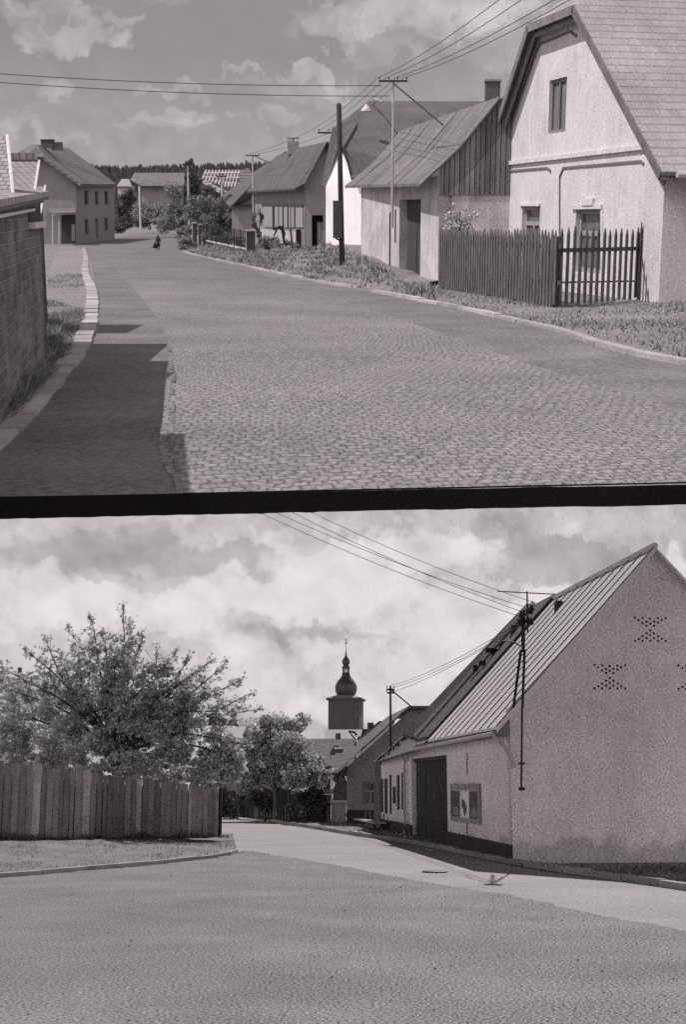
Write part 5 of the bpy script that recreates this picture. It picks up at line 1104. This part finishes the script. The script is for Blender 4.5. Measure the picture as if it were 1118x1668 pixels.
# ================================================================ SKY, SUNS, CAMERA
w = bpy.data.worlds.new('World'); S.world = w; w.use_nodes = True; nt = w.node_tree; N, K = nt.nodes, nt.links; N.clear()
SL = V((1.9, 7.0, 7.2)).normalized(); SU = (U.M.to_3x3() @ V((-.53, -.15, .83)).normalized()).normalized()
sky = N.new('ShaderNodeTexSky'); sky.sky_type = 'NISHITA'; sky.sun_disc = False; sky.sun_elevation = math.asin(SL.z); sky.sun_rotation = math.atan2(SL.x, SL.y); sky.dust_density = .4
def mth(op, a, b=None, c=None, cl=False):
    n = N.new('ShaderNodeMath'); n.operation = op; n.use_clamp = cl
    for i, x in enumerate((a, b, c)):
        if x is None: continue
        if isinstance(x, (int, float)): n.inputs[i].default_value = x
        else: K.new(x, n.inputs[i])
    return n.outputs[0]
bw = N.new('ShaderNodeRGBToBW'); K.new(sky.outputs[0], bw.inputs[0])
tc = N.new('ShaderNodeTexCoord'); sx = N.new('ShaderNodeSeparateXYZ'); K.new(tc.outputs['Generated'], sx.inputs[0])
az = mth('ARCTAN2', sx.outputs[0], sx.outputs[1]); el = mth('ARCSINE', sx.outputs[2])
def noi(sc, det, ro=.6, off=0, st=(1, 1, 1)):
    mp = N.new('ShaderNodeMapping'); mp.inputs['Location'].default_value = (off, off, off); mp.inputs['Scale'].default_value = st; K.new(tc.outputs['Generated'], mp.inputs[0])
    n = N.new('ShaderNodeTexNoise'); n.inputs['Scale'].default_value = sc; n.inputs['Detail'].default_value = det; n.inputs['Roughness'].default_value = ro; K.new(mp.outputs[0], n.inputs['Vector']); return n
n1 = noi(28, 6, .62); n2 = noi(11, 5, .6, 3.1); n3 = noi(70, 5, .65, 7.7); n4 = noi(38, 4, .6, 5.2, (1, 1, 2.2))
dx_ = mth('MULTIPLY', mth('SUBTRACT', n1.outputs['Fac'], .5), .11); sp2 = N.new('ShaderNodeSeparateColor'); K.new(n1.outputs['Color'], sp2.inputs[0])
dy_ = mth('MULTIPLY', mth('SUBTRACT', sp2.outputs[1], .5), .075)
AZ, EL = mth('ADD', az, dx_), mth('ADD', el, dy_)
def dirof(px, py):
    v = (CAMR @ V((px - CX, F, CY - py))).normalized(); return math.atan2(v.x, v.y), math.asin(v.z)
def blobs(lst, soft=.8):
    tot = None
    for px, py, rx, ry, wt in lst:
        a, e = dirof(px, py); a2, _ = dirof(px + rx, py); ra = abs(a2 - a); re = ry / F * .93
        u_, v_ = mth('DIVIDE', mth('SUBTRACT', AZ, a), ra), mth('DIVIDE', mth('SUBTRACT', EL, e), re)
        r2 = mth('ADD', mth('MULTIPLY', u_, u_), mth('MULTIPLY', v_, v_))
        k = mth('MULTIPLY', mth('MULTIPLY', mth('SUBTRACT', 1, mth('DIVIDE', r2, 1.6), cl=True), 1.7, cl=True), wt)
        tot = k if tot is None else mth('ADD', tot, k)
    return tot
cu = blobs([(100, 58, 62, 26, .9), (150, 50, 48, 30, .9), (60, 5, 70, 14, .5), (215, 18, 30, 12, .5), (300, 0, 60, 14, .4), (112, 160, 34, 14, .7), (20, 200, 40, 10, .4), (90, 218, 60, 9, .5), (300, 150, 55, 12, .6), (260, 208, 80, 10, .5), (325, 198, 44, 13, .6), (440, 192, 44, 13, .8), (520, 122, 60, 16, .8), (380, 120, 30, 9, .4), (580, 40, 90, 30, .7), (680, 30, 90, 34, .7), (760, 8, 110, 30, .6), (820, 60, 90, 40, .35), (640, 90, 60, 20, .3), (25, 20, 40, 18, .4), (470, 150, 90, 14, .35)])
cl_ = blobs([(60, 980, 120, 42, .75), (190, 990, 110, 34, .8), (320, 985, 70, 40, .7), (400, 965, 90, 40, .7), (500, 950, 100, 60, .9), (600, 930, 90, 50, .8), (680, 890, 100, 42, .9), (760, 920, 60, 50, .6), (640, 1000, 160, 44, .8), (760, 1030, 90, 50, .9), (820, 1080, 70, 40, .7), (640, 1080, 120, 50, .8), (690, 1100, 60, 50, .8), (450, 1100, 90, 60, .7), (600, 1150, 100, 40, .8), (340, 1040, 70, 40, .45), (880, 990, 60, 26, .8), (950, 930, 60, 22, .3), (130, 1060, 200, 60, .45), (1100, 920, 40, 34, 1.2), (1000, 850, 90, 22, .25), (480, 870, 60, 22, .45), (30, 920, 60, 30, .35), (360, 860, 80, 20, .3), (870, 850, 70, 16, .25)])
dk = blobs([(230, 900, 150, 34, .55), (400, 905, 60, 30, .45), (90, 890, 90, 30, .5), (900, 915, 110, 44, .8), (830, 870, 60, 40, .5), (560, 1040, 90, 18, .35), (450, 1040, 60, 20, .3), (260, 1050, 90, 26, .5), (640, 1052, 80, 14, .3), (1040, 940, 60, 40, .4), (540, 1120, 60, 16, .3)])
tex = mth('MULTIPLY', mth('SUBTRACT', n3.outputs['Fac'], .5), 1.3); tex2 = mth('MULTIPLY', mth('SUBTRACT', n2.outputs['Fac'], .5), 1.1)
mu = mth('ADD', cu, mth('MULTIPLY', cu, mth('ADD', tex, tex2)), cl=True)
mu = mth('ADD', mu, mth('MULTIPLY', mth('SUBTRACT', n2.outputs['Fac'], .42, cl=True), .5), cl=True)
loM = mth('ADD', mth('ADD', mth('SUBTRACT', mth('ADD', cl_, .36), dk), mth('MULTIPLY', tex, .8)), mth('MULTIPLY', tex2, .6))
lo = mth('SMOOTH_MIN', mth('MULTIPLY', mth('ADD', loM, .05), .72), 1.0, .35)
lo = mth('MAXIMUM', lo, 0)
SKYU0, SKYU1, SKYL0, SKYL1 = 2.7, 5.0, 4.3, 7.7
uval = mth('ADD', mth('MULTIPLY', mth('DIVIDE', bw.outputs[0], bw.outputs[0]), SKYU0), mth('MULTIPLY', mu, SKYU1 - SKYU0))
lval = mth('ADD', SKYL0, mth('MULTIPLY', lo, SKYL1 - SKYL0))
low = mth('DIVIDE', mth('SUBTRACT', math.radians(30), el), math.radians(8), cl=True)     # the cloud bank lies low, the fair-weather sky above it
na, nb = noi(18, 6, .54, 1.3), noi(18, 6, .54, 1.3)
nb.inputs['Vector'].links[0].from_node.inputs['Location'].default_value = (1.3 + .004, 1.3, 1.3 + .013)
rel = mth('SUBTRACT', na.outputs['Fac'], nb.outputs['Fac'])          # billows, lit from above
uval = mth('ADD', uval, mth('MULTIPLY', mth('MULTIPLY', rel, mu), 9.0)); lval = mth('ADD', lval, mth('MULTIPLY', rel, 7.0))
uval = mth('ADD', uval, mth('MULTIPLY', tex, .35)); lval = mth('ADD', lval, mth('ADD', mth('MULTIPLY', tex, .9), mth('MULTIPLY', tex2, .7)))
val = mth('ADD', mth('MULTIPLY', uval, mth('SUBTRACT', 1, low)), mth('MULTIPLY', lval, low))
grd = mth('GREATER_THAN', sx.outputs[2], -.02)
val = mth('MULTIPLY', val, mth('ADD', .35, mth('MULTIPLY', grd, .65)))
sky_fill = mth('MULTIPLY', sx.outputs[1], -2.0, cl=True)                 # added fill: sky behind the camera brightened to lift surfaces facing it
val = mth('MULTIPLY', val, mth('ADD', 1.0, mth('MULTIPLY', sky_fill, 1.8)))
# keep the physical sky's own gradient away from the clouds
val = mth('ADD', mth('MULTIPLY', val, .85), mth('MULTIPLY', mth('MINIMUM', bw.outputs[0], 6.0), .15))
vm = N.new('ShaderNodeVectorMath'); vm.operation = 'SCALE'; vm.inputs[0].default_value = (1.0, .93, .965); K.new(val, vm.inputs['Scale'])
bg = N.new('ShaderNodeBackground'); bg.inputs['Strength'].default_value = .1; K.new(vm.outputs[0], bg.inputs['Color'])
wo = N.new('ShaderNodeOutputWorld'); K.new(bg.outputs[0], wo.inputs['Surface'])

def sun(name, dr, e, ang, coll):
    l = bpy.data.lights.new(name, 'SUN'); l.energy = e; l.angle = math.radians(ang); l.color = (1, .97, .95)
    o = bpy.data.objects.new(name, l); coll.objects.link(o); o.rotation_euler = dr.to_track_quat('Z', 'Y').to_euler()
    o.light_linking.receiver_collection = coll; o.light_linking.blocker_collection = coll
sun('sun_lower', SL, 4.2, 1.0, colL); sun('sun_upper', SU, 4.0, .6, colU)

cam = bpy.data.cameras.new('camera'); co_ = bpy.data.objects.new('camera', cam); S.collection.objects.link(co_)
co_.location = (0, 0, EYE); co_.rotation_euler = (math.radians(90) + PA, 0, 0)
cam.sensor_fit = 'HORIZONTAL'; cam.sensor_width = 36; cam.lens = 36 * F / 1118; cam.clip_end = 4000; cam.clip_start = .1
S.camera = co_
S.view_settings.view_transform = 'Standard'; S.view_settings.look = 'None'; S.view_settings.exposure = 0; S.view_settings.gamma = 1
S.render.engine = 'CYCLES'; S.cycles.use_denoising = False; S.cycles.max_bounces = 5; S.cycles.diffuse_bounces = 3; S.cycles.transparent_max_bounces = 4
